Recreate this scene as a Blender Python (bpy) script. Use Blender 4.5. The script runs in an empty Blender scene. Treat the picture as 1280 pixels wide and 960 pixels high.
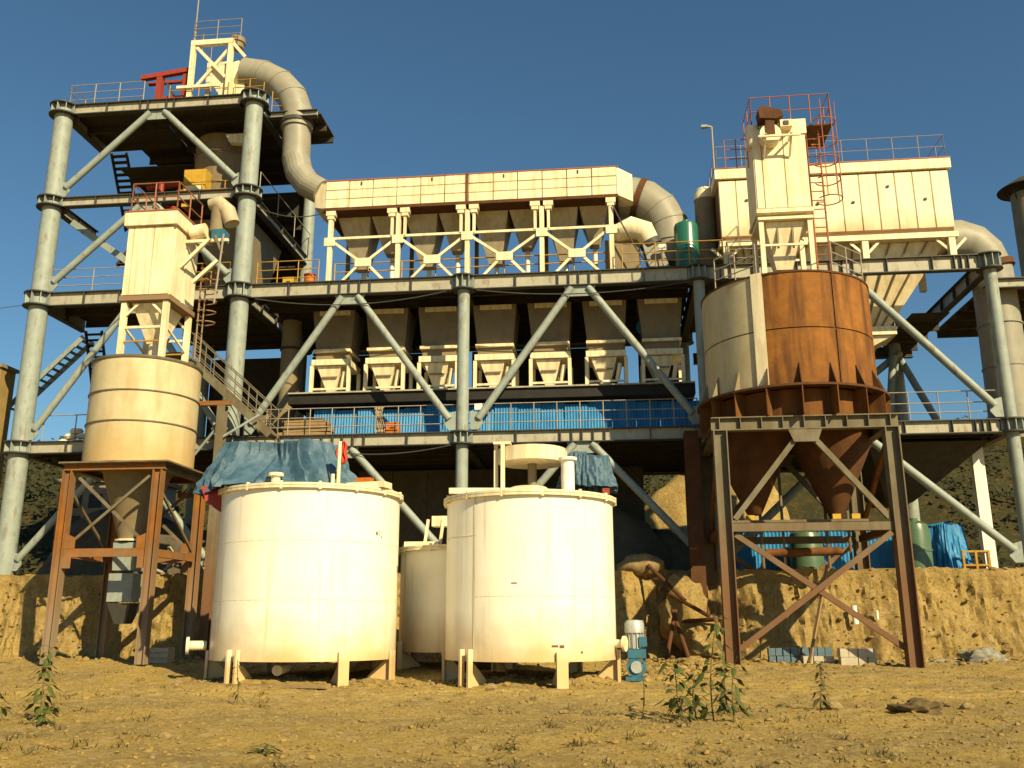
import bpy, math, random
from mathutils import Vector, Matrix, noise
random.seed(7)
S = bpy.context.scene
COL = S.collection
R = math.radians
PI = math.pi

# ------------------------------------------------------------------ camera, world, sun, exposure
F_PX, PITCH, ROLL, YAW = 1153.0, 0.253594, -0.002169, -0.106763
EYE = Vector((0.0, -34.0, 1.5))
cam = bpy.data.cameras.new('camera')
cam_o = bpy.data.objects.new('camera', cam); COL.objects.link(cam_o)
_f = Vector((math.sin(YAW)*math.cos(PITCH), math.cos(YAW)*math.cos(PITCH), math.sin(PITCH)))
_r0 = Vector((math.cos(YAW), -math.sin(YAW), 0)); _u0 = _r0.cross(_f)
_r = _r0*math.cos(ROLL) + _u0*math.sin(ROLL); _u = -_r0*math.sin(ROLL) + _u0*math.cos(ROLL)
cam_o.matrix_world = Matrix(((_r.x, _u.x, -_f.x, EYE.x), (_r.y, _u.y, -_f.y, EYE.y), (_r.z, _u.z, -_f.z, EYE.z), (0, 0, 0, 1)))
cam.sensor_width = 36.0; cam.lens = 36.0*F_PX/1280.0
cam.clip_start = 0.1; cam.clip_end = 5000
S.camera = cam_o

SUN_EL, SUN_AZ = 33.0, 40.0          # azimuth measured from the camera side (-Y) towards +X
sv = Vector((math.sin(R(SUN_AZ))*math.cos(R(SUN_EL)), -math.cos(R(SUN_AZ))*math.cos(R(SUN_EL)), math.sin(R(SUN_EL))))
W = bpy.data.worlds.new('World'); S.world = W; W.use_nodes = True
nt = W.node_tree; nt.nodes.clear()
sky = nt.nodes.new('ShaderNodeTexSky'); sky.sky_type = 'NISHITA'; sky.sun_disc = False
sky.sun_elevation = R(SUN_EL); sky.sun_rotation = math.atan2(sv.x, sv.y)
sky.air_density = 1.1; sky.dust_density = 0.7; sky.ozone_density = 1.0; sky.altitude = 300
bg = nt.nodes.new('ShaderNodeBackground'); bg.inputs['Strength'].default_value = 0.052
wo = nt.nodes.new('ShaderNodeOutputWorld')
wb = nt.nodes.new('ShaderNodeMix'); wb.data_type = 'RGBA'; wb.blend_type = 'MULTIPLY'; wb.inputs[0].default_value = 1.0
wb.inputs[7].default_value = (0.66, 0.98, 1.08, 1)      # one overall white balance for the whole sky
nt.links.new(sky.outputs[0], wb.inputs[6]); nt.links.new(wb.outputs[2], bg.inputs[0]); nt.links.new(bg.outputs[0], wo.inputs[0])
sun = bpy.data.lights.new('sun', 'SUN'); sun.energy = 5.0; sun.angle = R(0.53); sun.color = (1.0, 0.82, 0.47)
sun_o = bpy.data.objects.new('sun', sun); COL.objects.link(sun_o)
sun_o.rotation_euler = sv.to_track_quat('Z', 'Y').to_euler(); sun_o.location = (20, -40, 40)
S.view_settings.view_transform = 'Standard'; S.view_settings.look = 'None'
S.view_settings.exposure = 0.72; S.view_settings.gamma = 1.0
S.render.engine = 'CYCLES'; S.cycles.max_bounces = 6; S.cycles.use_denoising = True

def at(x, y, Y):
    """world point where the sight line of a photo pixel meets the plane Y"""
    d = _f + _r*((x-640)/F_PX) + _u*((480-y)/F_PX)
    return EYE + d*((Y-EYE.y)/d.y)

# ------------------------------------------------------------------ materials
def mat(name, c1, c2=None, scale=3.0, rough=0.6, metal=0.0, bump=0.0, bscale=20.0, streak=None, streak_amt=0.5,
        sscale=(6, 6, 0.7), base=None, thr=(0.45, 0.62), spec=0.3, detail=6.0):
    m = bpy.data.materials.new(name); m.use_nodes = True
    t = m.node_tree; n = t.nodes; L = t.links
    b = n['Principled BSDF']; b.inputs['Roughness'].default_value = rough; b.inputs['Metallic'].default_value = metal
    b.inputs['Specular IOR Level'].default_value = spec
    tc = n.new('ShaderNodeTexCoord'); co = tc.outputs['Object']
    col = None
    if c2 is None: c2 = tuple(v*0.86 for v in c1)
    nz = n.new('ShaderNodeTexNoise'); nz.inputs['Scale'].default_value = scale; nz.inputs['Detail'].default_value = detail
    nz.inputs['Roughness'].default_value = 0.65
    L.new(co, nz.inputs['Vector'])
    cr = n.new('ShaderNodeValToRGB'); cr.color_ramp.elements[0].position = 0.36; cr.color_ramp.elements[1].position = 0.64
    cr.color_ramp.elements[0].color = (*c1, 1); cr.color_ramp.elements[1].color = (*c2, 1)
    L.new(nz.outputs['Fac'], cr.inputs[0]); col = cr.outputs[0]
    def mix(fac, a, colr):
        x = n.new('ShaderNodeMix'); x.data_type = 'RGBA'
        L.new(fac, x.inputs[0]); L.new(a, x.inputs[6]); x.inputs[7].default_value = (*colr, 1)
        return x.outputs[2]
    if streak:
        mp = n.new('ShaderNodeMapping'); mp.inputs['Scale'].default_value = sscale; L.new(co, mp.inputs[0])
        n2 = n.new('ShaderNodeTexNoise'); n2.inputs['Scale'].default_value = 1.0; n2.inputs['Detail'].default_value = 5
        L.new(mp.outputs[0], n2.inputs['Vector'])
        mr = n.new('ShaderNodeMapRange'); mr.inputs[1].default_value = thr[0]; mr.inputs[2].default_value = thr[1]
        mr.inputs[3].default_value = 0; mr.inputs[4].default_value = streak_amt
        L.new(n2.outputs['Fac'], mr.inputs[0]); col = mix(mr.outputs[0], col, streak)
    if base:                      # stain creeping up from the thing's foot: (colour, z_low, z_high, amount)
        sx = n.new('ShaderNodeSeparateXYZ'); L.new(co, sx.inputs[0])
        n3 = n.new('ShaderNodeTexNoise'); n3.inputs['Scale'].default_value = 1.3; n3.inputs['Detail'].default_value = 6; L.new(co, n3.inputs['Vector'])
        ad = n.new('ShaderNodeMath'); ad.operation = 'MULTIPLY_ADD'; ad.inputs[1].default_value = -1.6; L.new(n3.outputs['Fac'], ad.inputs[0])
        ad2 = n.new('ShaderNodeMath'); ad2.operation = 'ADD'; ad2.inputs[1].default_value = 0.8; L.new(sx.outputs[2], ad.inputs[2]); L.new(ad.outputs[0], ad2.inputs[0])
        mr = n.new('ShaderNodeMapRange'); mr.inputs[1].default_value = base[2]; mr.inputs[2].default_value = base[1]
        mr.inputs[3].default_value = 0; mr.inputs[4].default_value = base[3]; L.new(ad2.outputs[0], mr.inputs[0]); col = mix(mr.outputs[0], col, base[0])
    L.new(col, b.inputs['Base Color'])
    if bump:
        bn = n.new('ShaderNodeTexNoise'); bn.inputs['Scale'].default_value = bscale; bn.inputs['Detail'].default_value = 8; bn.inputs['Roughness'].default_value = 0.7
        L.new(co, bn.inputs['Vector'])
        bp = n.new('ShaderNodeBump'); bp.inputs['Strength'].default_value = bump; bp.inputs['Distance'].default_value = 0.05
        L.new(bn.outputs['Fac'], bp.inputs['Height']); L.new(bp.outputs[0], b.inputs['Normal'])
    return m

RUSTC = (0.20, 0.075, 0.02)
M = {}
M['cream'] = mat('cream_paint', (0.76, 0.68, 0.48), (0.70, 0.61, 0.41), 2.0, 0.55, streak=(0.42, 0.27, 0.10), streak_amt=0.35, bump=0.05, bscale=6)
M['cream_tank'] = mat('cream_tank_paint', (0.86, 0.82, 0.69), (0.81, 0.76, 0.61), 1.5, 0.36, spec=0.5, streak=(0.50, 0.33, 0.13), streak_amt=0.55, sscale=(6, 6, 0.25), thr=(0.58, 0.74),
                      base=((0.50, 0.31, 0.09), 0.3, 1.7, 0.8), bump=0.12, bscale=1.8)
M['cream_bag'] = mat('cream_baghouse_paint', (0.76, 0.69, 0.50), (0.71, 0.63, 0.43), 2.0, 0.5, streak=(0.46, 0.30, 0.11), streak_amt=0.4, sscale=(7, 7, .5), thr=(.52, .72), base=((0.42, 0.22, 0.05), 1.0, 2.1, 0.75))
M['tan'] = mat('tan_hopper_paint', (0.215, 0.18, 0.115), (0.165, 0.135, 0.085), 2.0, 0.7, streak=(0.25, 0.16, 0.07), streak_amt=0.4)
M['beige'] = mat('beige_hopper_paint', (0.46, 0.40, 0.28), (0.38, 0.32, 0.22), 2.0, 0.7, streak=(0.30, 0.20, 0.10), streak_amt=0.4)
M['tan_silo'] = mat('tan_silo_paint', (0.52, 0.45, 0.28), (0.46, 0.39, 0.235), 2.5, 0.6, streak=(0.40, 0.22, 0.07), streak_amt=0.45, sscale=(2.5, 2.5, .5), thr=(.48, .7),
                        base=((0.45, 0.27, 0.08), 6.5, 7.8, 0.6))
M['grey'] = mat('grey_steel_paint', (0.275, 0.315, 0.295), (0.225, 0.26, 0.24), 2.5, 0.55, streak=(0.16, 0.10, 0.05), streak_amt=0.5, sscale=(7, 7, 2.2), thr=(.57, .68), bump=0.08, bscale=9)
M['beam'] = mat('beam_paint', (0.38, 0.36, 0.285), (0.31, 0.29, 0.225), 2.0, 0.55, streak=(0.16, 0.10, 0.05), streak_amt=0.5, sscale=(7, 7, 2.2), thr=(.57, .68), bump=0.08, bscale=9)
M['edge'] = mat('dark_edge_steel', (0.04, 0.045, 0.045), (0.065, 0.06, 0.05), 4, 0.6)
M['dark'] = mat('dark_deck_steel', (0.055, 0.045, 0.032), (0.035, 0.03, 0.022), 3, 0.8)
M['black'] = mat('shade_black_steel', (0.02, 0.018, 0.014), (0.014, 0.012, 0.01), 3, 0.7)  # trough only: the shade on its front is put into this colour
M['rust'] = mat('rust', (0.26, 0.105, 0.018), (0.185, 0.07, 0.012), 2.2, 0.85, streak=(0.075, 0.028, 0.009), streak_amt=0.85, sscale=(3.2, 3.2, .35), thr=(.46, .66), bump=0.25, bscale=10, base=((0.07, 0.026, 0.008), 7.9, 9.2, 0.5), detail=10)
M['rust_dark'] = mat('dark_rust', (0.10, 0.04, 0.013), (0.065, 0.027, 0.01), 2, 0.85, bump=0.15, bscale=12)
M['rust_frame'] = mat('orange_rust_frame', (0.27, 0.11, 0.02), (0.20, 0.075, 0.014), 2, 0.8, streak=(0.16, 0.10, 0.055), streak_amt=0.7, sscale=(3, 3, .5), thr=(.45, .6),
                        base=((0.24, 0.19, 0.13), 1.0, 3.6, 0.85))
M['brown_frame'] = mat('brown_grey_frame', (0.165, 0.145, 0.095), (0.13, 0.11, 0.072), 2, 0.75, streak=(0.10, 0.07, 0.035), streak_amt=0.6, sscale=(3, 3, .5),
                         base=((0.15, 0.06, 0.022), 2.2, 4.6, 0.75))
M['red'] = mat('red_paint', (0.30, 0.04, 0.022), (0.22, 0.035, 0.02), 4, 0.55)
M['rag'] = mat('red_rag', (0.55, 0.07, 0.035), (0.42, 0.05, 0.03), 4, 0.8)
M['redrail'] = mat('faded_red_rail', (0.32, 0.11, 0.06), (0.25, 0.085, 0.045), 4, 0.6)
M['yellow'] = mat('yellow_rail_paint', (0.42, 0.24, 0.03), (0.30, 0.16, 0.022), 4, 0.6)
M['palerail'] = mat('pale_rail_paint', (0.30, 0.275, 0.24), (0.25, 0.20, 0.15), 4, 0.6)
M['duct'] = mat('grey_duct_cladding', (0.27, 0.26, 0.215), (0.22, 0.21, 0.17), 2.5, 0.5, streak=(0.27, 0.23, 0.16), streak_amt=0.5, sscale=(3, 3, 1))
M['bluesheet'] = mat('blue_sheet', (0.022, 0.20, 0.45), (0.017, 0.14, 0.33), 2, 0.5, streak=(0.05, 0.25, 0.5), streak_amt=0.6, sscale=(3, 3, .6))
M['tarp'] = mat('blue_tarp', (0.062, 0.125, 0.18), (0.038, 0.085, 0.135), 4, 0.5, bump=0.6, bscale=7, spec=0.4)
M['redcloth'] = mat('red_cloth', (0.34, 0.045, 0.03), (0.26, 0.035, 0.025), 3, 0.7, bump=0.2, bscale=6)
M['green'] = mat('green_fibreglass', (0.02, 0.13, 0.085), (0.018, 0.105, 0.07), 2, 0.28, spec=0.6)
M['green2'] = mat('pale_green_fibreglass', (0.075, 0.13, 0.075), (0.06, 0.11, 0.06), 2, 0.35, spec=0.5)
M['orange'] = mat('orange_paint', (0.50, 0.14, 0.015), (0.40, 0.10, 0.015), 4, 0.6)
M['ybox'] = mat('yellow_box', (0.50, 0.31, 0.035), (0.40, 0.24, 0.03), 4, 0.6)
M['white'] = mat('white_paint', (0.78, 0.76, 0.70), (0.70, 0.67, 0.58), 4, 0.6)
M['motor'] = mat('blue_motor_paint', (0.035, 0.14, 0.21), (0.028, 0.10, 0.16), 4, 0.45)
M['alu'] = mat('grey_casting', (0.42, 0.44, 0.43), (0.34, 0.36, 0.35), 5, 0.4, metal=0.3)
M['wood'] = mat('weathered_wood', (0.30, 0.20, 0.095), (0.23, 0.15, 0.07), 6, 0.85)
M['cloth'] = mat('sack_cloth', (0.36, 0.29, 0.19), (0.22, 0.16, 0.10), 5, 0.9, bump=0.3, bscale=8)
M['sack'] = mat('grey_sack', (0.30, 0.28, 0.22), (0.14, 0.13, 0.10), 4, 0.9, bump=0.3, bscale=8)
M['block'] = mat('pale_block', (0.45, 0.40, 0.31), (0.37, 0.32, 0.23), 6, 0.8)
M['blueblock'] = mat('blue_grey_block', (0.10, 0.16, 0.20), (0.08, 0.12, 0.16), 6, 0.7)
M['concrete'] = mat('concrete', (0.24, 0.20, 0.14), (0.18, 0.15, 0.105), 3, 0.9, bump=0.2)
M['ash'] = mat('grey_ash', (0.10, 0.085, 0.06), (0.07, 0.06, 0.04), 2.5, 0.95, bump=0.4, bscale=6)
M['stone'] = mat('stone', (0.28, 0.20, 0.085), (0.18, 0.125, 0.055), 5, 0.9, bump=0.2)
M['darkclod'] = mat('dark_soil_clod', (0.15, 0.105, 0.042), (0.07, 0.05, 0.022), 5, 0.95, bump=0.5, bscale=14)
M['clod'] = mat('soil_clod', (0.31, 0.21, 0.062), (0.17, 0.115, 0.04), 3, 0.95, bump=0.3)
M['darkstone'] = mat('dark_stone', (0.075, 0.058, 0.03), (0.05, 0.04, 0.022), 6, 0.9, bump=0.3)
M['leaf'] = mat('weed_leaf', (0.075, 0.09, 0.015), (0.05, 0.065, 0.012), 8, 0.6)
M['leaf_dry'] = mat('dry_weed_leaf', (0.11, 0.085, 0.025), (0.06, 0.055, 0.02), 8, 0.7)
M['stem'] = mat('weed_stem', (0.16, 0.12, 0.04), (0.11, 0.09, 0.03), 8, 0.8)
M['bush'] = mat('hill_scrub', (0.034, 0.037, 0.014), (0.02, 0.024, 0.01), 1.5, 0.9)
M['yellowwall'] = mat('ochre_wall', (0.30, 0.21, 0.075), (0.24, 0.165, 0.055), 2, 0.9, streak=(.3, .2, .08))
M['pink'] = mat('pale_render', (0.36, 0.30, 0.23), (0.28, 0.22, 0.16), 2, 0.9)

def ground_mat(name, cols, bump, wet=None):
    m = bpy.data.materials.new(name); m.use_nodes = True
    t = m.node_tree; n = t.nodes; L = t.links; b = n['Principled BSDF']
    b.inputs['Roughness'].default_value = 0.95; b.inputs['Specular IOR Level'].default_value = 0.1
    tc = n.new('ShaderNodeTexCoord'); co = tc.outputs['Object']
    def nz(s, d=8, r=0.65):
        x = n.new('ShaderNodeTexNoise'); x.inputs['Scale'].default_value = s; x.inputs['Detail'].default_value = d; x.inputs['Roughness'].default_value = r
        L.new(co, x.inputs['Vector']); return x.outputs['Fac']
    def ramp(f, a, bcol, p0, p1):
        x = n.new('ShaderNodeValToRGB'); e = x.color_ramp.elements; e[0].position = p0; e[1].position = p1
        e[0].color = (*a, 1); e[1].color = (*bcol, 1); L.new(f, x.inputs[0]); return x.outputs[0]
    c = ramp(nz(0.35), cols[0], cols[1], 0.38, 0.62)
    mx = n.new('ShaderNodeMix'); mx.data_type = 'RGBA'
    L.new(ramp(nz(2.6), (0, 0, 0), (1, 1, 1), 0.47, 0.66), mx.inputs[0]); L.new(c, mx.inputs[6]); mx.inputs[7].default_value = (*cols[2], 1)
    mx2 = n.new('ShaderNodeMix'); mx2.data_type = 'RGBA'
    L.new(ramp(nz(11, 5, 0.85), (0, 0, 0), (.85, .85, .85), 0.49, 0.68), mx2.inputs[0]); L.new(mx.outputs[2], mx2.inputs[6]); mx2.inputs[7].default_value = (*cols[3], 1)
    L.new(mx2.outputs[2], b.inputs['Base Color'])
    bp = n.new('ShaderNodeBump'); bp.inputs['Strength'].default_value = bump; bp.inputs['Distance'].default_value = 0.08
    L.new(nz(9, 12, 0.75), bp.inputs['Height']); L.new(bp.outputs[0], b.inputs['Normal'])
    return m
M['ground'] = ground_mat('ochre_soil', [(0.46, 0.315, 0.085), (0.30, 0.215, 0.085), (0.45, 0.34, 0.145), (0.13, 0.09, 0.034)], 1.0)
M['bank'] = ground_mat('bank_soil', [(0.36, 0.25, 0.085), (0.27, 0.185, 0.07), (0.40, 0.295, 0.125), (0.12, 0.083, 0.034)], 1.0)
M['hill'] = ground_mat('hill_soil', [(0.045, 0.042, 0.017), (0.032, 0.033, 0.014), (0.09, 0.058, 0.022), (0.02, 0.02, 0.009)], 0.8)

# ------------------------------------------------------------------ mesh builder
class MB:
    def __init__(s): s.v = []; s.f = []; s.m = []; s.cur = 0
    def add(s, vs, fs):
        o = len(s.v); s.v += [Vector(v) for v in vs]
        for f in fs: s.f.append([i+o for i in f]); s.m.append(s.cur)
        return s
    def box(s, a, b):
        x0, y0, z0 = [min(p, q) for p, q in zip(a, b)]; x1, y1, z1 = [max(p, q) for p, q in zip(a, b)]
        return s.add([(x0,y0,z0),(x1,y0,z0),(x1,y1,z0),(x0,y1,z0),(x0,y0,z1),(x1,y0,z1),(x1,y1,z1),(x0,y1,z1)],
                     [(3,2,1,0),(4,5,6,7),(0,1,5,4),(1,2,6,5),(2,3,7,6),(3,0,4,7)])
    def cbox(s, c, d, rz=0.0):
        o = len(s.v); h = [q/2 for q in d]; s.box([-q for q in h], h); Rz = Matrix.Rotation(rz, 3, 'Z'); c = Vector(c)
        for i in range(o, len(s.v)): s.v[i] = Rz @ s.v[i] + c
        return s
    def bar(s, a, b, w, h, up=(0, 0, 1)):
        a = Vector(a); b = Vector(b); d = (b-a).normalized(); up = Vector(up)
        if abs(d.dot(up)) > 0.98: up = Vector((0, 1, 0))
        x = d.cross(up).normalized()*(w/2); y = x.cross(d).normalized()*(h/2)
        vs = [a-x-y, a+x-y, a+x+y, a-x+y, b-x-y, b+x-y, b+x+y, b-x+y]
        return s.add(vs, [(0,1,2,3),(7,6,5,4),(4,5,1,0),(5,6,2,1),(6,7,3,2),(7,4,0,3)])
    def hbeam(s, a, b, w, h, t=0.04, up=(0, 1, 0)):
        """H section: two flanges h apart along up, web between"""
        a = Vector(a); b = Vector(b); d = (b-a).normalized(); u = Vector(up); u = (u - d*u.dot(d)).normalized()
        for k in (-1, 1): s.bar(a+u*k*(h/2-t/2), b+u*k*(h/2-t/2), w, t, u)
        return s.bar(a, b, t, h-2*t, u)
    def tube(s, a, b, r, n=12, r2=None, cap=True):
        a = Vector(a); b = Vector(b); r2 = r if r2 is None else r2; d = (b-a).normalized()
        x = d.orthogonal().normalized(); y = d.cross(x)
        vs = []
        for p, q in ((a, r), (b, r2)):
            for i in range(n): t = 2*PI*i/n; vs.append(p + x*math.cos(t)*q + y*math.sin(t)*q)
        fs = [(i, (i+1) % n, n+(i+1) % n, n+i) for i in range(n)]
        if cap: fs += [tuple(range(n))[::-1], tuple(range(n, 2*n))]
        return s.add(vs, fs)
    def path(s, pts, r, n=14, cap=True):
        """tube through points; r is a number or one per point"""
        pts = [Vector(p) for p in pts]; rs = r if isinstance(r, (list, tuple)) else [r]*len(pts)
        vs = []; x = None
        for i, p in enumerate(pts):
            if i == 0: d = pts[1]-p
            elif i == len(pts)-1: d = p-pts[i-1]
            else: d = (pts[i+1]-p).normalized() + (p-pts[i-1]).normalized()
            d.normalize()
            x = d.orthogonal().normalized() if x is None else (x - d*x.dot(d)).normalized()
            y = d.cross(x)
            for k in range(n): t = 2*PI*k/n; vs.append(p + (x*math.cos(t)+y*math.sin(t))*rs[i])
        fs = []
        for i in range(len(pts)-1):
            for k in range(n): fs.append((i*n+k, i*n+(k+1) % n, (i+1)*n+(k+1) % n, (i+1)*n+k))
        if cap: fs += [tuple(range(n))[::-1], tuple(range((len(pts)-1)*n, len(pts)*n))]
        return s.add(vs, fs)
    def lathe(s, c, prof, n=48, a0=0.0, a1=2*PI):
        """profile of (r, z) revolved about the vertical through c; a closed full turn or an arc"""
        cx, cy = c[0], c[1]; full = abs(a1-a0-2*PI) < 1e-6; k = n if full else n+1
        vs = []
        for i in range(k):
            t = a0 + (a1-a0)*i/n
            for r, z in prof: vs.append((cx+r*math.cos(t), cy+r*math.sin(t), z))
        m = len(prof); fs = []
        for i in range(n):
            j = (i+1) % k
            for q in range(m-1): fs.append((i*m+q, j*m+q, j*m+q+1, i*m+q+1))
        return s.add(vs, fs)
    def frustum(s, top, zt, bot, zb):
        """rect (x0,y0,x1,y1) at zt down to rect at zb"""
        vs = []
        for (x0, y0, x1, y1), z in ((bot, zb), (top, zt)): vs += [(x0,y0,z),(x1,y0,z),(x1,y1,z),(x0,y1,z)]
        return s.add(vs, [(3,2,1,0),(4,5,6,7),(0,1,5,4),(1,2,6,5),(2,3,7,6),(3,0,4,7)])
    def prism(s, poly, d):
        """planar polygon (3D points) extruded by vector d"""
        p = [Vector(q) for q in poly]; d = Vector(d); n = len(p)
        return s.add(p+[q+d for q in p], [tuple(range(n))[::-1], tuple(range(n, 2*n))]+[(i, (i+1) % n, n+(i+1) % n, n+i) for i in range(n)])
    def build(s, name, m, parent=None, smooth=False, loc=None):
        root = Vector((0, 0, 0))
        p = parent
        while p is not None: root = root + p.location; p = p.parent
        base = Vector(loc) if loc is not None else Vector((0, 0, 0))
        if parent is None and loc is None and s.v:
            xs = [v.x for v in s.v]; ys = [v.y for v in s.v]; zs = [v.z for v in s.v]
            base = Vector(((min(xs)+max(xs))/2, (min(ys)+max(ys))/2, min(zs)))
        me = bpy.data.meshes.new(name)
        me.from_pydata([v-root-base for v in s.v], [], s.f)
        ms = m if isinstance(m, (list, tuple)) else [m]
        for q in ms: me.materials.append(M[q])
        if len(ms) > 1: me.polygons.foreach_set('material_index', s.m)
        if smooth:
            me.polygons.foreach_set('use_smooth', [True]*len(s.f))
            me.set_sharp_from_angle(angle=R(38))
        me.update()
        o = bpy.data.objects.new(name, me); COL.objects.link(o); o.parent = parent; o.location = base
        return o

def tag(o, label=None, cat=None, group=None, kind=None):
    if label: o['label'] = label
    if cat: o['category'] = cat
    if group: o['group'] = group
    if kind: o['kind'] = kind
    return o
def thing(name, label, cat, loc, group=None):
    o = bpy.data.objects.new(name, None); COL.objects.link(o); o.location = loc; o.empty_display_size = 0.3
    return tag(o, label, cat, group)

def rail_mb(mb, pts, h=1.1, step=0.95, r=0.024, rails=(1.0, 0.66, 0.33)):
    pts = [Vector(p) for p in pts]
    for a, b in zip(pts, pts[1:]):
        n = max(1, round((b-a).length/step)); up = Vector((0, 0, h))
        for i in range(n+1):
            p = a.lerp(b, i/n); mb.tube(p, p+up, r, 5)
        for q in rails: mb.tube(a+up*q, b+up*q, r*0.9, 5)
    return mb
def rail(parent, pts, m, **k): return rail_mb(MB(), pts, **k).build('handrail', m, parent)
def ladder_mb(mb, a, b, w=0.45, side=(1, 0, 0), cage=False, step=0.33, r=0.03):
    a = Vector(a); b = Vector(b); sd = Vector(side).normalized()*(w/2); L = (b-a).length
    for k in (-1, 1): mb.tube(a+sd*k, b+sd*k, r, 6)
    for i in range(1, int(L/step)): p = a.lerp(b, i*step/L); mb.tube(p-sd, p+sd, r*0.7, 5)
    return mb

# ------------------------------------------------------------------ the ground, the bank, the hill
def sm(a, b, x): t = min(1, max(0, (x-a)/(b-a))); return t*t*(3-2*t)
def gz(x, y):
    z = 0.34*sm(-12.5, -3.5, y)
    d = noise.noise((x*0.22, y*0.22, 0.3))*0.07 + noise.noise((x*0.8, y*0.8, 3.1))*0.035 + noise.noise((x*2.3, y*2.3, 7.7))*0.034 + (.3-abs(noise.noise((x*4.1, y*4.1, 2.7))))*0.05 + noise.noise((x*8.0, y*8.0, 1.7))*0.022
    for yr in (-13.6, -12.5):
        q = (y - yr - .25*math.sin(x*.22) - .03*x)/.17
        if abs(q) < 4: d += -.06*math.exp(-q*q) + .035*math.exp(-(abs(q)-1.9)**2)
    near = 1 - sm(20, 60, max(abs(x), abs(y+20)))
    z += d*near
    for cx, cy, r, h in ((-2.6, -10.6, 0.8, 0.2), (-1.2, -10.4, 0.6, 0.22), (-0.5, -10.3, 0.5, 0.14), (-8.6, -10.6, 1.1, 0.14), (-6.2, -6.2, 1.0, 0.1), (1.6, -7.5, 1.0, 0.28), (2.4, -6.6, 0.9, 0.22)):
        q = ((x-cx)**2 + (y-cy)**2)/(r*r)
        if q < 6: z += h*math.exp(-q)*(0.8+0.5*noise.noise((x*3, y*3, 9)))
    return z
def axis(lo, f0, f1, hi, fine, n):
    a = [lo + (f0-lo)*(1-(1-i/n)**3) for i in range(n)]
    k = int((f1-f0)/fine); a += [f0+(f1-f0)*i/k for i in range(k)]
    a += [f1 + (hi-f1)*(i/n)**3 for i in range(n+1)]
    return a
gx = axis(-1500, -20, 17, 1500, 0.10, 14); gy = axis(-1500, -25, -1, 2500, 0.09, 14)
mb = MB(); nx = len(gx)
mb.v = [Vector((x, y, gz(x, y))) for y in gy for x in gx]
mb.f = [[j*nx+i, j*nx+i+1, (j+1)*nx+i+1, (j+1)*nx+i] for j in range(len(gy)-1) for i in range(nx-1)]
mb.m = [0]*len(mb.f)
tag(mb.build('ground', 'ground', smooth=True, loc=(0, 0, 0)), kind='structure')

def top_z(x): return 3.22 + 0.14*noise.noise((x*0.7, 2.2, 0)) + 0.08*noise.noise((x*2.6, 5, 0))
def bank_y(x): return -1.5 + 0.35*noise.noise((x*0.3, 1, 4)) + 0.16*noise.noise((x*1.3, 4, 1)) + (0.9*math.exp(-((x-2.6)/1.3)**2))
mb = MB(); xs = [-60, -45, -36] + [-32+0.07*i for i in range(int(50/0.07))] + [18.5, 22, 30, 45, 60]
K = 34
for x in xs:
    zt = top_z(x); yb = bank_y(x)
    for k in range(K):
        t = k/(K-1); z = -0.1 + (zt+0.1)*t
        y = yb - 0.75*(1-t)**1.6
        w3 = noise.noise((x*.6, z*.5, 6)); e = 0.22*noise.noise((x*1.1, z*0.6, 2)) + 0.11*noise.noise((x*3.7+1.2*w3, z*0.8, 8)) + 0.07*noise.noise((x*9+2*w3, z*2.6, 3)) + .07*noise.noise((x*2.2, z*2.4, 12)) + .05*noise.noise((x*17, z*12, 6)) + .05*noise.noise((x*.5, z*5.5+.4*x, 4)) + .05*noise.noise((x*8, z*8, 9))
        mb.v.append(Vector((x, y + e*min(1, 4*(1-t)+0.3), z + (0.05*noise.noise((x*4, 7, k)) if k == K-1 else 0))))
    for y, dz in ((yb+0.5, 0.04), (yb+1.4, 0), (4, 0), (12, 0.1), (17, 0.5)):
        mb.v.append(Vector((x, y, zt*0.35 + 3.2*0.65 + dz + 0.1*noise.noise((x*0.9, y*0.9, 5)))))
P_ = K+5
mb.f = [[i*P_+k, (i+1)*P_+k, (i+1)*P_+k+1, i*P_+k+1] for i in range(len(xs)-1) for k in range(P_-1)]; mb.m = [0]*len(mb.f)
tag(mb.build('earth_bank', 'bank', smooth=True, loc=(0, 0, 0)), kind='structure')

def hill_z(x, y):
    h = 3.4 + 11.0*sm(15, 34, y + 3*noise.noise((x*0.06, 1, 1)))
    h += (1.6*noise.noise((x*0.08, y*0.08, 2)) + 0.5*noise.noise((x*0.3, y*0.3, 5)))*sm(15, 24, y)
    return h - 9*sm(50, 130, y) 
mb = MB(); hx = [-160+2.0*i for i in range(161)]; hy = [13+1.5*i for i in range(30)] + [60, 75, 95, 140]
mb.v = [Vector((x, y, hill_z(x, y))) for y in hy for x in hx]; n_ = len(hx)
mb.f = [[j*n_+i, j*n_+i+1, (j+1)*n_+i+1, (j+1)*n_+i] for j in range(len(hy)-1) for i in range(n_-1)]; mb.m = [0]*len(mb.f)
tag(mb.build('hill', 'hill', smooth=True, loc=(0, 0, 0)), kind='structure')
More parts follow.
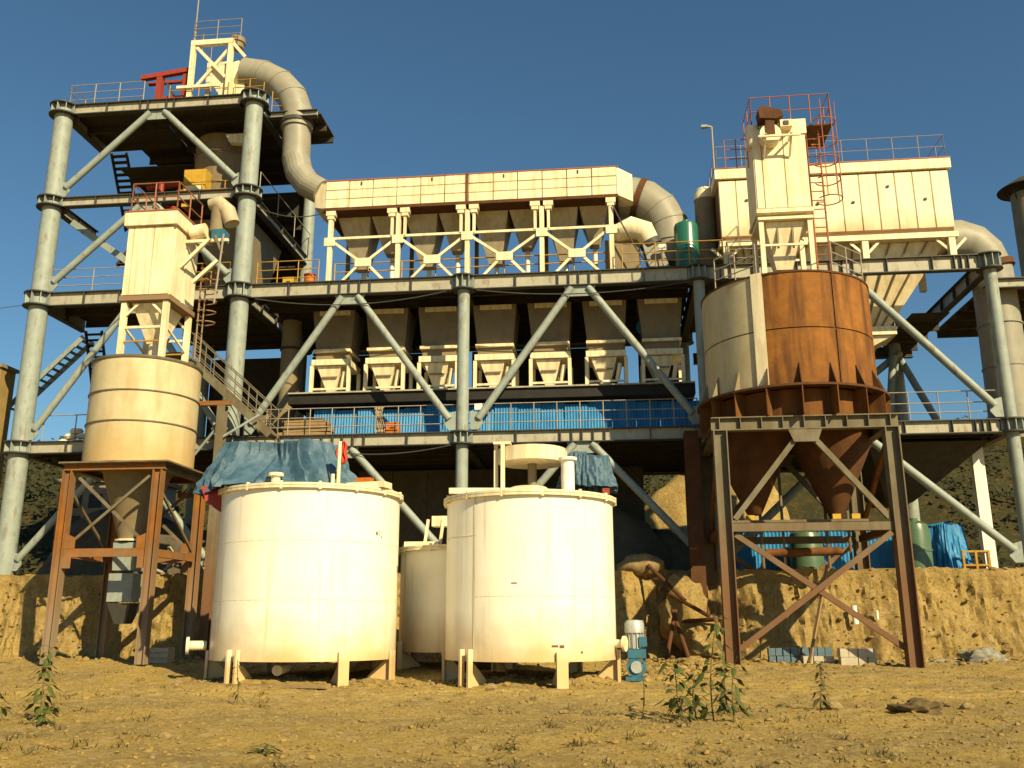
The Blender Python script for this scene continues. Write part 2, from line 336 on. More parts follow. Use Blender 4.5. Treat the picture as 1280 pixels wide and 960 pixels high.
# scrub on the hill: one mass of leafy clumps
mb = MB()
for i in range(2600):
    x = random.uniform(-50, 42); y = random.uniform(17, 40); z = hill_z(x, y)
    if noise.noise((x*0.12, y*0.12, 9)) < -0.25: continue
    s_ = random.uniform(0.5, 1.5)
    for k in range(20):
        c = Vector((x, y, z+0.2)) + Vector((random.gauss(0, .5), random.gauss(0, .5), abs(random.gauss(0, .45))))*s_
        a = Vector((random.gauss(0, 1), random.gauss(0, 1), random.gauss(0, 1))).normalized(); b = a.orthogonal().normalized(); q = s_*random.uniform(.07, .19)
        mb.add([c-a*q, c+b*q*.6, c+a*q, c-b*q*.6], [(0, 1, 2, 3)])
tag(mb.build('hill_scrub', 'bush', loc=(0, 0, 0)), 'dull green and brown scrub covering the hillside behind the plant', kind='stuff')

# ------------------------------------------------------------------ the steel frames
CX = {'A': -23.42, 'B': -14.75, 'C': -5.55, 'D': 3.6, 'E': 14.3}
RAD = {'A': 0.38, 'B': 0.37, 'C': 0.235, 'D': 0.22, 'E': 0.225}
L1, L2, L3, L4 = (8.03, 8.53), (14.22, 14.82), (18.68, 19.12), (23.07, 23.57)
def column(parent, x, y, r, z0, z1, levels, m='grey'):
    MB().tube((x, y, z0), (x, y, z1), r, 24).build('column', m, parent, True)
    b = MB().box((x-r*1.9, y-r*1.9, z0-0.5), (x+r*1.9, y+r*1.9, z0-0.06)).build('concrete_footing', 'concrete', parent)
    for lo, hi in levels:
        q = MB(); q.cur = 0
        for z in (lo, hi-0.05): q.lathe((x, y), [(r*.9, z), (r+.24, z), (r+.24, z+.05), (r*.9, z+.05)], 28)
        q.cur = 1
        for k in range(10):
            t = 2*PI*(k+.5)/10; c = Vector((x+math.cos(t)*(r+.1), y+math.sin(t)*(r+.1), 0))
            q.cbox((c.x, c.y, (lo+hi)/2), (0.2, 0.03, hi-lo-0.1), t)
        q.build('collar', ['edge', m], parent, False)
def beam(parent, a, b, lo, hi, m='beam', depth=0.3, step=1.55, extra=()):
    """I-beam along a->b (horizontal), web with stiffeners both sides"""
    a = Vector((a[0], a[1], 0)); b = Vector((b[0], b[1], 0)); d = (b-a).normalized(); L = (b-a).length
    q = MB(); t = 0.035
    q.cur = 1
    for z in (lo+t/2, hi-t/2): q.bar(a+Vector((0, 0, z)), b+Vector((0, 0, z)), depth, t)
    q.cur = 0
    q.bar(a+Vector((0, 0, (lo+hi)/2)), b+Vector((0, 0, (lo+hi)/2)), 0.03, hi-lo-2*t)
    q.cur = 1
    n = max(1, round(L/step)); pos = [L*i/n for i in range(1, n)] + list(extra)
    for s_ in pos:
        p = a+d*s_+Vector((0, 0, (lo+hi)/2)); q.bar(p-d*0.012, p+d*0.012, depth*0.94, hi-lo-2*t-0.004)
    return q.build('beam', [m, 'edge'], parent)
def chevron(parent, xm, y, zt, feet, r=0.13, m='grey'):
    """two inclined tubes from under the beam middle to the feet, with a gusset plate"""
    for (fx, fz) in feet:
        sg = 1 if fx > xm else -1
        MB().tube((xm+sg*0.32, y, zt-0.06), (fx, y, fz), r, 14).build('brace', m, parent, True)
        MB().prism([(fx+sg*.3, y-.02, fz-.42), (fx+sg*.3, y-.02, fz+.32), (fx-sg*.12, y-.02, fz+.2), (fx-sg*.18, y-.02, fz-.2), (fx-sg*.02, y-.02, fz-.42)], (0, 0.04, 0)).build('gusset_plate', m, parent)
    MB().prism([(xm-.62, y-.02, zt), (xm+.62, y-.02, zt), (xm+.42, y-.02, zt-.42), (xm-.42, y-.02, zt-.42)], (0, 0.04, 0)).build('gusset_plate', m, parent)
def deck(parent, x0, x1, y0, y1, z, m='dark', joists=True):
    MB().box((x0, y0, z-0.07), (x1, y1, z-0.02)).build('deck_plate', m, parent)
    if joists:
        n = max(2, int((y1-y0)/1.1))
        for i in range(1, n+1):
            y = y0+(y1-y0)*i/n - 0.12
            MB().hbeam((x0, y, z-.24), (x1, y, z-.24), 0.12, 0.32, 0.02, (0, 0, 1)).build('joist', m, parent)

# --- left tower (A-B), four levels
T = thing('steel_tower', 'tall left steel tower of thick grey tube columns with four deck levels', 'steel tower', (-19.1, 2, 3.2))
for k in 'AB': column(T, CX[k], 0, RAD[k], 3.3, 23.6, (L1, L2, L3, L4))
for x, y in ((-19.6, 7.6), (-14.75, 7.6)): column(T, x, y, 0.3, 3.3, 23.6, (L2, L4))
for lo, hi in (L1, L2, L3, L4):
    a = CX['A']+.5; b = CX['B']-.5; mid = (b-a)/2
    beam(T, (a, -.05), (b, -.05), lo, hi, extra=(mid-.42, mid+.42))
for lo, hi in (L1, L2, L3, L4):
    beam(T, (CX['B'], .45), (CX['B'], 7.3), lo, hi)
    beam(T, (CX['A'], .45), (CX['A'], 3.4), lo, hi)
xm = (CX['A']+CX['B'])/2
for (lo, hi), zf in ((L4, L3[1]), (L3, L2[1]), (L2, L1[1]), (L1, 3.4)):
    chevron(T, xm, -.05, lo, [(CX['A']+.55, zf+.5), (CX['B']-.55, zf+.5)], 0.14)
for (lo, hi), y1 in ((L4, 3.4), (L2, 3.4), (L1, 5)): deck(T, -23.3, -19.6, .2, y1, hi)
deck(T, -19.55, -14.9, .2, 7.6, L4[1]); deck(T, -21.9, -19.6, 3.45, 7.6, L4[1]); deck(T, -19.55, -14.9, .2, 7.6, L2[1]); deck(T, -19.55, -14.9, .2, 7.6, L1[1])
deck(T, -17.9, -14.9, .2, 7.6, L3[1]); deck(T, -21.5, -18.0, 3.0, 7.6, L3[1])
deck(T, -22.5, -18.6, 3.2, 7.2, 22.25); deck(T, -21.6, -14.9, 4.2, 8.6, 20.8)
for i in range(6): MB().box((-20.6+.95*i, 7.95, 14.9), (-19.653+.95*i, 8.0, 22.95)).build('dark_backing_sheet', 'dark', T)  # dark sheets added at the back to darken the tower interior
for i in range(5): MB().box((-19.4+.92*i, 7.95, 8.6), (-18.483+.92*i, 8.0, 14.1)).build('dark_backing_sheet', 'dark', T)  # same added backing, darkens the level below
MB().frustum((-20.2, 4.6, -18.2, 7.4), 22.9, (-19.6, 5.2, -18.8, 6.6), 20.0).build('feed_hopper', 'dark', T)
rail(T, [(-23.3, 3.4, L4[1]), (-23.3, .1, L4[1]), (-19.9, .1, L4[1])], 'palerail', step=1.15)
rail(T, [(-23.1, .1, L2[1]), (-17.5, .1, L2[1])], 'palerail', step=1.9)
rail(T, [(-16.9, .1, L2[1]), (-15.3, .1, L2[1])], 'yellow')
rail(T, [(-18.4, 1.2, L3[1]), (-15.3, 1.2, L3[1])], 'yellow')
rail(T, [(-14.5, .6, L3[1]), (-14.5, 7.2, L3[1])], 'palerail', step=2.2, rails=(1.0,))
rail(T, [(-22.6, .1, L1[1]), (-18.5, .1, L1[1])], 'palerail', step=1.4, rails=(1.0,))
# platform beside the tower roof under the duct
beam(T, (-14.2, .5), (-12.1, .5), 22.65, 22.95, step=3); deck(T, -14.4, -12.0, .6, 2.6, 22.9, joists=True)
rail(T, [(-14.2, .55, 22.95), (-13.2, .55, 22.95)], 'yellow', step=.9)

def stairs(parent, a, b, w=(0, 0.9, 0), n=14, m='dark', railm=None):
    a = Vector(a); b = Vector(b); w = Vector(w); q = MB()
    for k in (0, 1): q.bar(a+w*k, b+w*k, 0.05, 0.24)
    q.build('stringer', m, parent)
    t = MB()
    for i in range(n):
        c = a.lerp(b, (i+.5)/n); h = Vector((b.x-a.x, b.y-a.y, 0)).normalized()*0.13
        t.add([c-h, c+h, c+h+w, c-h+w, c-h-Vector((0,0,.03)), c+h-Vector((0,0,.03)), c+h+w-Vector((0,0,.03)), c-h+w-Vector((0,0,.03))], [(0,1,2,3),(7,6,5,4),(0,4,5,1),(1,5,6,2),(2,6,7,3),(3,7,4,0)])
        if i % 1 == 0:
            t.build('tread', m, parent); t = MB()
    if railm:
        for k in (0, 1): rail_mb(MB(), [a+w*k, b+w*k], step=1.1).build('handrail', railm, parent)
st = thing('stair_flight', 'dark zigzag stair flight hanging behind the top left of the tower', 'stairs', (-22.8, 4, 19))
stairs(st, (-23.3, 3.7, 23.3), (-23.6, 6.2, 20.4), (0.75, 0, 0), 13); stairs(st, (-22.7, 6.2, 20.4), (-22.5, 3.9, 17.6), (0.75, 0, 0), 12)
st = thing('stair_flight', 'dark stair flight under the second tower deck beside the cream silo', 'stairs', (-22.8, 4, 10))
stairs(st, (-23.4, 3.5, 14.3), (-23.75, 5.4, 11.4), (0.75, 0, 0), 13); stairs(st, (-23.2, 5.4, 11.4), (-22.9, 3.6, 8.6), (0.75, 0, 0), 12)
st = thing('stair_flight', 'thin steel stair crossing the sky behind the far left column', 'stairs', (-25, 4, 13))
stairs(st, (-24.1, 4.5, 14.4), (-27.5, 4.5, 11.0), (0, .8, 0), 13, 'grey')
# long dark diagonal conveyor truss behind tower
cv = thing('inclined_truss', 'dark inclined steel channel descending behind the tower columns', 'truss', (-20, 2, 15))
for y in (1.2, 1.9): MB().bar((-23.2, y, 18.6), (-18.0, y, 14.9), .1, .28).build('chord', 'grey', cv)
for i in range(8):
    t = i/7.5; MB().bar((-23.2+5.2*t, 1.2, 18.6-3.7*t), (-23.2+5.2*(t+.05), 1.9, 18.6-3.7*(t+.05)), .06, .12).build('batten', 'dark', cv)

# --- middle frame (C, D share with tower column B) and right frame (E)
Fm = thing('steel_gantry', 'long central grey tube steel frame carrying the dust collector and hoppers', 'steel frame', (-5.5, 3, 3.2))
for k in 'CD': column(Fm, CX[k], 0, RAD[k], 3.3, L2[1], (L1, L2))
for k in 'CD': column(Fm, CX[k], 8.2, 0.25, 3.3, L2[1], (L1, L2))
for p, q in (('B', 'C'), ('C', 'D')):
    a = CX[p]+.42; b = CX[q]-.42; mid = (b-a)/2; xm = (CX[p]+CX[q])/2
    for (lo, hi), zf in ((L1, 3.4), (L2, L1[1])):
        beam(Fm, (a, -.05), (b, -.05), lo, hi, extra=(mid-.4, mid+.4, mid-.02))
        chevron(Fm, xm, -.05, lo, [(CX[p]+.62+(.25 if p == 'B' else 0), zf+.5), (CX[q]-.5, zf+.5)], 0.145)
    beam(Fm, (a, 8.2), (b, 8.2), L1[0], L1[1]); beam(Fm, (a, 8.2), (b, 8.2), L2[0], L2[1])
for x in (CX['C'], CX['D']):
    for lo, hi in (L1, L2): beam(Fm, (x, .4), (x, 7.9), lo, hi)
deck(Fm, -14.4, 3.4, .15, 8.2, L1[1])
deck(Fm, -14.4, 3.4, .15, 8.2, L2[1])
rail(Fm, [(-14.2, .1, L1[1]), (3.3, .1, L1[1])], 'palerail', step=0.88)
rail(Fm, [(-14.2, .25, L2[1]), (-11.6, .25, L2[1])], 'yellow', step=.95)
rail(Fm, [(-11.1, .8, L2[1]), (.2, .8, L2[1])], 'yellow', step=1.45, r=.032)
rail(Fm, [(.7, .05, L2[1]), (4.6, .05, L2[1])], 'yellow', step=1.15)
for i in range(18): MB().box((-14.3+.985*i, 8.0, 10.7), (-14.3+.985*i+.984, 8.04, 14.1)).build('dark_backing_sheet', 'dark', Fm) if i not in (7, 15) else None  # added dark backing, keeps the gaps between the bins dark
# long trough deck and fascia under the small hoppers
MB().box((-13.0, 1.45, 10.15), (3.4, 6.2, 10.56)).build('trough_deck', 'black', Fm)  # near black stands in for shade on the trough front
MB().box((-13.0, 1.35, 10.56), (3.4, 6.2, 10.62)).build('trough_lip', 'beam', Fm)
for x in (-12.6, -9.5, -6.4, -3.2, -.1, 2.9): MB().hbeam((x, 3, 8.53), (x, 3, 10.14), .2, .2, .02).build('trough_post', 'grey', Fm)

Fr = thing('steel_gantry', 'right grey tube steel frame under the white baghouse with bent duct', 'steel frame', (9, 3, 3.2))
column(Fr, CX['E'], 0, RAD['E'], 3.4, L2[1], (L1, L2)); column(Fr, CX['E']-1.2, 8.2, 0.3, 3.3, L2[1], (L1, L2))
a, b, xm = CX['D']+.42, CX['E']-.42, (CX['D']+CX['E'])/2; mid = (b-a)/2
for (lo, hi), zf in ((L1, 3.4), (L2, L1[1])):
    beam(Fr, (a, -.05), (b, -.05), lo, hi, extra=(mid-.4, mid, mid+.4, b-a-.35, b-a-.6, b-a-.85, .4, .8))
    chevron(Fr, xm, -.05, lo, [(CX['D']+.6, zf+.5), (CX['E']-.5, zf+.5)], 0.15)
    beam(Fr, (CX['E'], .45), (CX['E'], 7.9), lo, hi)
beam(Fr, (a, 8.2), (CX['E']-1.6, 8.2), L1[0], L1[1]); beam(Fr, (a, 8.2), (b, 8.2), 13.2, 13.7, m='dark')
deck(Fr, 3.8, 14.1, .15, 8.2, L1[1])
deck(Fr, 3.8, 6.2, .15, 8.2, L2[1], joists=False)
deck(Fr, 12.6, 14.1, 3.8, 8.2, 13.9)
MB().frustum((9.6, 1.2, 14.0, 7.8), 8.0, (10.6, 3, 11.6, 5), 6.0).build('dark_hopper', 'dark', Fr)
for p, q in (((13.2, 8.2, 13.4), (14.2, 6.0, 9.0)), ((12.9, 7.8, 13.2), (12.2, 7.8, 8.6)), ((13.3, 8, 13.4), (11, 8, 11.6))):
    MB().tube(p, q, .16, 12).build('brace', 'grey', Fr, True)
rail(Fr, [(8.8, .1, L1[1]), (14.0, .1, L1[1])], 'palerail', step=1.1, rails=(1.0, .62, .3))
rail(Fr, [(4.8, .15, L2[1]), (6.2, .15, L2[1])], 'palerail', step=1.0)
beam(Fr, (14.6, .8), (20.5, .8), 13.75, 14.15, step=2.4); deck(Fr, 14.6, 20.5, .9, 7, 14.1)

# ------------------------------------------------------------------ central dust collector on the second level
D = thing('dust_collector', 'long cream panelled dust collector box on braced posts in the centre', 'dust collector', (-5.5, 1.6, 14.82))
MB().box((-11.55, .56, 18.3), (.6, 3.4, 19.52)).build('casing', 'brown_frame', D)
pw = 12.15/12
for i in range(12):
    for j in range(3):
        x0 = -11.55+pw*i+.02; z0 = 18.3+.41*j+.022
        q = MB(); d = random.uniform(0, .02)
        q.add([(x0, .49-d, z0), (x0+pw-.044, .49-d, z0), (x0+pw-.044, .49-d, z0+.368), (x0, .49-d, z0+.368), (x0-.012, .56, z0-.01), (x0+pw-.032, .56, z0-.01), (x0+pw-.032, .56, z0+.39), (x0-.012, .56, z0+.39)],
              [(0,1,2,3),(4,5,1,0),(5,6,2,1),(6,7,3,2),(7,4,0,3)])
        q.build('panel', 'cream', D)
for x, z in ((-10.05, 19.3), (-7.05, 19.32), (-4.05, 19.3), (-1.0, 19.31)): MB().box((x, .455, z), (x+.06, .475, z+.15)).build('paint_mark', 'edge', D)
MB().box((-5.60, .44, 18.28), (-5.50, .55, 19.56)).build('joint_strip', 'rust', D)
MB().box((-11.6, .42, 18.16), (.65, 3.45, 18.29)).build('bottom_flange', 'rust_dark', D)
MB().box((-11.6, .46, 19.52), (.65, 3.45, 19.57)).build('roof_sheet', 'redrail', D)
q = MB(); q.add([(.6, .5, 18.3), (.6, 3.4, 18.3), (.6, 3.4, 19.52), (.6, .5, 19.52), (1.25, 1.1, 18.25), (1.25, 2.3, 18.25), (1.25, 2.3, 19.45), (1.25, 1.1, 19.45)],
                [(0,4,7,3),(1,2,6,5),(3,7,6,2),(0,1,5,4),(4,5,6,7)]); q.build('outlet_cone', 'cream', D)
q = MB(); q.add([(-11.55, .5, 18.3), (-11.55, 3.4, 18.3), (-11.55, 3.4, 19.52), (-11.55, .5, 19.52), (-12.1, .75, 18.5), (-12.1, 2.0, 18.5), (-12.1, 2.0, 19.5), (-12.1, .75, 19.5)],
                [(0,3,7,4),(1,5,6,2),(3,2,6,7),(0,4,5,1),(4,7,6,5)]); q.build('inlet_cone', 'cream', D)
PXS = [-11.27, -8.4, -5.52, -2.47, .33]
for i, x in enumerate(PXS):
    MB().box((x-.09, .47, 14.84), (x+.09, .65, 17.94)).build('post', 'cream', D)
    sides = (-1, 1) if 0 < i < 4 else (1,) if i == 0 else (-1,)
    for sg in sides:
        cx = x+sg*(.27 if 0 < i < 4 else .0)
        if 0 < i < 4: MB().box((cx-.055, .49, 16.95), (cx+.055, .63, 17.795)).build('stub_column', 'cream', D)
        MB().box((cx-.20, .42, 17.95), (cx+.20, .72, 18.15)).box((cx-.14, .44, 17.8), (cx+.14, .70, 17.945)).build('bearing_block', 'cream', D)
    MB().prism([(x-.23, .46, 16.6), (x+.23, .46, 16.6), (x+.23, .46, 16.96), (x-.23, .46, 16.96)], (0, -.03, 0)).build('gusset_plate', 'cream', D)
    MB().box((x-.08, 3.1, 14.84), (x+.08, 3.25, 18.15)).build('post', 'tan', D)
for a, b in zip(PXS, PXS[1:]):
    c = (a+b)/2
    MB().bar((a+.1, .56, 16.95), (b-.1, .56, 16.95), .08, .1).build('tie_bar', 'cream', D)
    for sg in (-1, 1):
        e = a+.2 if sg < 0 else b-.2
        MB().bar((e, .56, 16.75), (c+sg*.24, .56, 15.97), .09, .11).build('brace', 'cream', D)
        MB().bar((c+sg*.24, .56, 15.7), (c+sg*1.0, .56, 14.9), .09, .11).build('brace', 'cream', D)
    MB().prism([(c-.34, .48, 15.66), (c+.34, .48, 15.66), (c+.34, .48, 16.02), (c-.34, .48, 16.02)], (0, .05, 0)).build('cross_plate', 'cream', D)
    w = b-a
    MB().frustum((a+.10, 1.15, a+w*.52, 3.0), 18.15, (a+w*.22, 2.2, a+w*.40, 2.6), 16.2).build('hopper', 'beige', D)
    MB().frustum((a+w*.54, 1.15, b-.10, 3.0), 18.15, (a+w*.68, 2.0, a+w*.82, 2.5), 16.8).build('hopper', 'beige', D)
    MB().tube((a+w*.31, 2.65, 16.2), (a+w*.31, 2.65, 15.4), .1, 10).build('outlet', 'white', D)
    MB().tube((a+w*.75, 2.55, 16.8), (a+w*.75, 2.55, 15.8), .1, 10).build('outlet', 'white', D)

sc = thing('screw_conveyor', 'tan tube conveyor lying under the hoppers of the dust collector', 'conveyor', (-5.5, 2.6, 14.84))
MB().tube((-11.0, 2.7, 15.25), (.2, 2.7, 15.25), .2, 14).build('trough', 'tan', sc, True)
for i in range(8):
    x = -10.6+1.5*i; MB().box((x-.05, 2.5, 14.83), (x+.05, 2.9, 15.1)).build('saddle', 'grey', sc)
    MB().tube((x+.6, 2.7, 15.25), (x+.64, 2.7, 15.25), .24, 14).build('flange_ring', 'cream', sc)
MB().cbox((.5, 2.7, 15.25), (.6, .5, .5)).build('gearbox', 'motor', sc)

# ------------------------------------------------------------------ row of seven bins below the second level
ordn = ['leftmost', 'second from the left', 'third from the left', 'middle one', 'third from the right', 'second from the right', 'rightmost']
for i, x in enumerate([-11.32, -9.05, -6.83, -4.53, -2.27, -.03, 2.2]):
    lab = ('%s of the seven tan bins hanging under the main beam' % ordn[i]) if i != 3 else 'middle one of the seven tan bins, just right of the centre column'
    B = thing('dust_bin', lab, 'bin', (x, 4, 10.68), 'tan bins in a row under the second deck')
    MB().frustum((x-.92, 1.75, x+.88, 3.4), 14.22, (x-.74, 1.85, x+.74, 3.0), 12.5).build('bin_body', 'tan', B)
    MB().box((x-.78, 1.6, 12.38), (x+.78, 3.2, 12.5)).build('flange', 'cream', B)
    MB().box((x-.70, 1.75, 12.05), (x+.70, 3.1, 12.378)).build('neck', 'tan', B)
    MB().box((x-.80, 1.52, 11.80), (x+.80, 3.2, 12.04)).build('flange', 'cream', B)
    MB().box((x-.62, 1.7, 14.0), (x+.7, 1.745, 14.2)).build('top_strip', 'cream', B)
    h_ = MB().frustum((x-.60, 1.65, x+.42, 3.0), 11.78, (x-.22, 1.9, x+.12, 2.5), 10.72).build('small_hopper', 'cream', B)
    MB().box((x-.40, 1.68, 11.3), (x+.26, 1.72, 11.35)).build('angle_strip', 'tan', h_)
    for sg in (-1, 1):
        MB().box((x+sg*.78-.07, 1.5, 10.63), (x+sg*.78+.07, 1.64, 11.77)).build('leg', 'cream', B)
        MB().box((x+sg*.78-.07, 3.0, 10.63), (x+sg*.78+.07, 3.14, 11.77)).build('leg', 'cream', B)
    MB().box((x-.71, 1.53, 10.74), (x+.71, 1.6, 10.82)).build('crossbar', 'cream', B)
    MB().tube((x+.42, 1.85, 10.9), (x+.55, 1.75, 11.55), .09, 10).build('vibrator', 'cream', B)

# blue corrugated sheets standing on the first level
bl = thing('blue_sheet_wall', 'long low wall of blue corrugated sheets along the first deck', 'sheet wall', (-4.8, 1.3, 8.53))
x = -12.0
while x < 3.0:
    w = .92; h = 1.5 + random.uniform(-.12, .08); q = MB(); k = 8; vs = []
    y0 = 1.75+random.uniform(-.05, .05); tl = random.uniform(-.12, .08)
    for i in range(2*k+1):
        xx = x+w*i/(2*k); yy = y0+(.035 if i % 2 else 0); vs += [(xx, yy, 8.55), (xx, yy+tl+.15, 8.55+h)]
    q.add(vs, [(2*i, 2*i+2, 2*i+3, 2*i+1) for i in range(2*k)])
    q.add([(v[0], v[1]+.01, v[2]) for v in vs], [(2*i+1, 2*i+3, 2*i+2, 2*i) for i in range(2*k)])
    q.build('sheet', 'bluesheet', bl); x += w+.015

# things lying on the decks
def cbx(name, label, cat, c, d, m, rz=0, group=None, lid=True):
    t = thing(name, label, cat, (c[0], c[1], c[2]), group)
    MB().cbox((c[0], c[1], c[2]+d[2]*.46), (d[0], d[1], d[2]*.92), rz).build('body', m, t)
    MB().cbox((c[0], c[1], c[2]+d[2]*.96), (d[0]*1.06, d[1]*1.06, d[2]*.08), rz).build('lid', m, t)
    MB().cbox((c[0], c[1]-d[1]*.52, c[2]+d[2]*.6), (d[0]*.3, .04, d[2]*.1), rz).build('handle', 'edge', t)
    return t
cbx('tool_box', 'orange box on the first deck beside the hanging sackcloth', 'box', (-8.35, .5, 8.53), (.5, .4, .52), 'orange')
cbx('tool_box', 'bright yellow box by the second deck rail at the tower', 'box', (-12.95, .7, 14.82), (.48, .4, .5), 'ybox')
o = thing('drum', 'orange drum on the second deck left of the dust collector', 'drum', (-12.1, .7, 14.82))
MB().lathe((-12.1, .7), [(.0, 14.82), (.24, 14.82), (.24, 15.1), (.255, 15.11), (.255, 15.14), (.24, 15.15), (.24, 15.4), (0, 15.4)], 20).build('body', 'orange', o, True)
MB().lathe((-12.1, .7), [(0, 15.405), (.26, 15.405), (.26, 15.45), (0, 15.45)], 20).build('lid', 'red', o, True)
q = MB(); n1, n2 = 10, 14
for j in range(n2+1):
    for i in range(n1+1):
        u, v = i/n1-.5, j/n2; w = .42*(1-.45*math.sin(PI*v))
        q.v.append(Vector((-8.85+u*w+.06*math.sin(6*v), .22+.07*noise.noise((u*8, v*5, 1))+.04*math.sin(u*22), 8.62+v*1.05)))
q.f = [[j*(n1+1)+i, j*(n1+1)+i+1, (j+1)*(n1+1)+i+1, (j+1)*(n1+1)+i] for j in range(n2) for i in range(n1)]; q.m = [0]*len(q.f)
q = q.build('sackcloth', 'cloth', smooth=True); tag(q, 'crumpled pale sackcloth hung on the first deck rail', 'cloth')
s_ = q.modifiers.new('thick', 'SOLIDIFY'); s_.thickness = .03
wp = thing('wood_stack', 'stack of weathered boards on the first deck left of the blue sheets', 'boards', (-11.9, .7, 8.53))
for i in range(6): MB().cbox((-11.9+random.uniform(-.1, .1), .75, 8.6+.13*i), (2.2-.1*i, .5, .11), random.uniform(-.03, .03)).build('board', 'wood', wp)
cp = thing('cable_reel', 'blue cable coil hung between the right hand bins', 'cable', at(807, 408, 2.2))
c_ = at(807, 408, 2.2)
for k in range(3): MB().path([c_+Vector((math.cos(t)*(.22+.06*k), .05*k, math.sin(t)*(.24+.05*k))) for t in [2*PI*i/16 for i in range(17)]], .05, 6).build('loop', 'motor', cp, True)

def cable(label, a, b, sag, r=.022, m='edge'):
    a = Vector(a); b = Vector(b)
    o = MB().path([a.lerp(b, i/14)-Vector((0, 0, sag*4*(i/14)*(1-i/14))) for i in range(15)], r, 6).build('cable', m); tag(o, label, 'cable', 'cables slung between the decks'); return o
cable('black cable slung from the tower column to the dust collector under the bent duct', (-14.5, .3, 18.5), (-11.5, .6, 18.2), .35)
cable('black cable drooping under the main beam left of the centre column', (-14.0, -.25, 14.15), (-6.2, -.25, 14.15), .4)
cable('black cable drooping under the main beam right of the centre column', (-5.0, -.25, 14.15), (3.2, -.25, 14.15), .32)
cable('black cable hanging beneath the first deck beam above the tanks', (-11.5, -.25, 8.0), (-5.9, -.25, 8.0), .3)
cable('thin wire running left from the tower column into the sky', (-23.8, 0, 14.4), (-40, -2, 14.2), .6, .014)
cable('black hose looping down the dust collector posts at right', (.4, .4, 17.8), (1.8, .3, 15.0), .2, .03)
def flood(label, x, y, z):
    t = thing('flood_lamp', label, 'lamp', (x, y, z), 'flood lamps on the decks')
    MB().tube((x, y, z), (x, y, z+.9), .025, 8).build('pole', 'palerail', t); MB().cbox((x, y-.05, z+1.0), (.3, .14, .24)).build('lamp_head', 'white', t)
flood('white flood lamp on the first deck just right of the centre column', -4.95, .2, 8.53)
flood('white flood lamp on the second deck near the green tank', 2.3, .35, 14.82)

# ------------------------------------------------------------------ ducts
def arc(c, r, a0, a1, n, ax, bx):
    return [c + ax*(r*math.cos(a0+(a1-a0)*i/n)) + bx*(r*math.sin(a0+(a1-a0)*i/n)) for i in range(n+1)]
X_, Z_ = Vector((1, 0, 0)), Vector((0, 0, 1))
dl = thing('bent_duct', 'fat grey duct bending from the tower roof down to the dust collector', 'duct', at(372, 190, 1.0))
pa = [at(x, y, 1.0) for x, y in ((306, 92), (330, 95), (350, 105), (365, 121), (372, 142), (371, 162))]
MB().path(pa, .68, 24).build('elbow', 'duct', dl, True)
pb = [at(x, y, 1.0) for x, y in ((371, 156), (371, 180), (370, 201))]
MB().path(pb, .60, 24).build('straight_pipe', 'duct', dl, True)
pc = [at(x, y, 1.0) for x, y in ((370, 199), (374, 216), (384, 230), (402, 240))]
MB().path(pc, [.60, .60, .58, .55], 24).build('mitre_elbow', 'duct', dl)
for p, d in ((pa[1], pa[2]-pa[1]), (pa[2], pa[3]-pa[2]), (pa[3], pa[4]-pa[3])):
    d = d.normalized(); MB().tube(p-d*.02, p+d*.02, .70, 24).build('seam_band', 'duct', dl, True)
MB().tube(at(371, 154, 1), at(371, 158, 1), .74, 24).build('flange_ring', 'edge', dl, True)

dm = thing('bent_duct', 'grey clad elbow duct leaving the right end of the dust collector', 'duct', at(800, 250, 2.2))
pa = [at(x, y, 2.2) for x, y in ((776, 247), (790, 248), (806, 252), (822, 264), (833, 282), (838, 306), (838, 334))]
MB().path(pa, [.84, .89, .89, .89, .89, .87, .87], 26).build('elbow', 'duct', dm, True)
d = (pa[2]-pa[1]).normalized(); MB().tube(at(795, 249, 2.2), at(802, 251, 2.2), .94, 26).build('rust_band', 'rust_dark', dm, True)
for i in (3, 4, 5):
    d = (pa[i+1]-pa[i-1]).normalized(); MB().tube(pa[i]-d*.02, pa[i]+d*.02, .915, 26).build('seam_band', 'duct', dm, True)
cv = thing('fan_housing', 'cream rounded fan housing tucked beneath the elbow duct', 'fan', at(795, 290, .8))
c_ = at(790, 296, .9)
MB().path([c_+Vector((-.75, .3, -.1)), c_+Vector((-.5, .1, .2)), c_+Vector((0, 0, .36)), c_+Vector((.5, 0, .2)), c_+Vector((.72, .1, -.25))], [.2, .42, .5, .46, .4], 18).build('scroll', 'cream', cv, True)
MB().tube(c_+Vector((.68, .1, -.2)), c_+Vector((.8, .12, -.42)), .44, 18).build('flange_ring', 'edge', cv, True)
MB().frustum((c_.x+.4, .7, c_.x+1.1, 1.4), c_.z-.4, (c_.x+.7, .5, c_.x+1.5, 1.4), 14.84).build('discharge_chute', 'duct', cv)
MB().box((c_.x-1.1, .9, 14.84), (c_.x+.3, 2.2, c_.z-.1)).build('base_casing', 'tan', cv)
gt = thing('green_tank', 'dark green upright fibreglass tank on the second deck right of the duct', 'tank', (3.3, .62, 14.82))
c_ = Vector((at(858, 300, .62).x, .62, 0))
MB().lathe(c_, [(0, 14.84), (.48, 14.84), (.48, 16.75), (.44, 16.87), (.2, 16.93), (0, 16.94)], 30).build('shell', 'green', gt, True)
MB().lathe(c_, [(.47, 15.02), (.505, 15.02), (.505, 15.1), (.47, 15.1)], 30).build('hoop', 'green', gt)
MB().tube((c_.x, c_.y, 16.9), (c_.x, c_.y, 17.05), .14, 14).build('cap', 'green', gt, True)

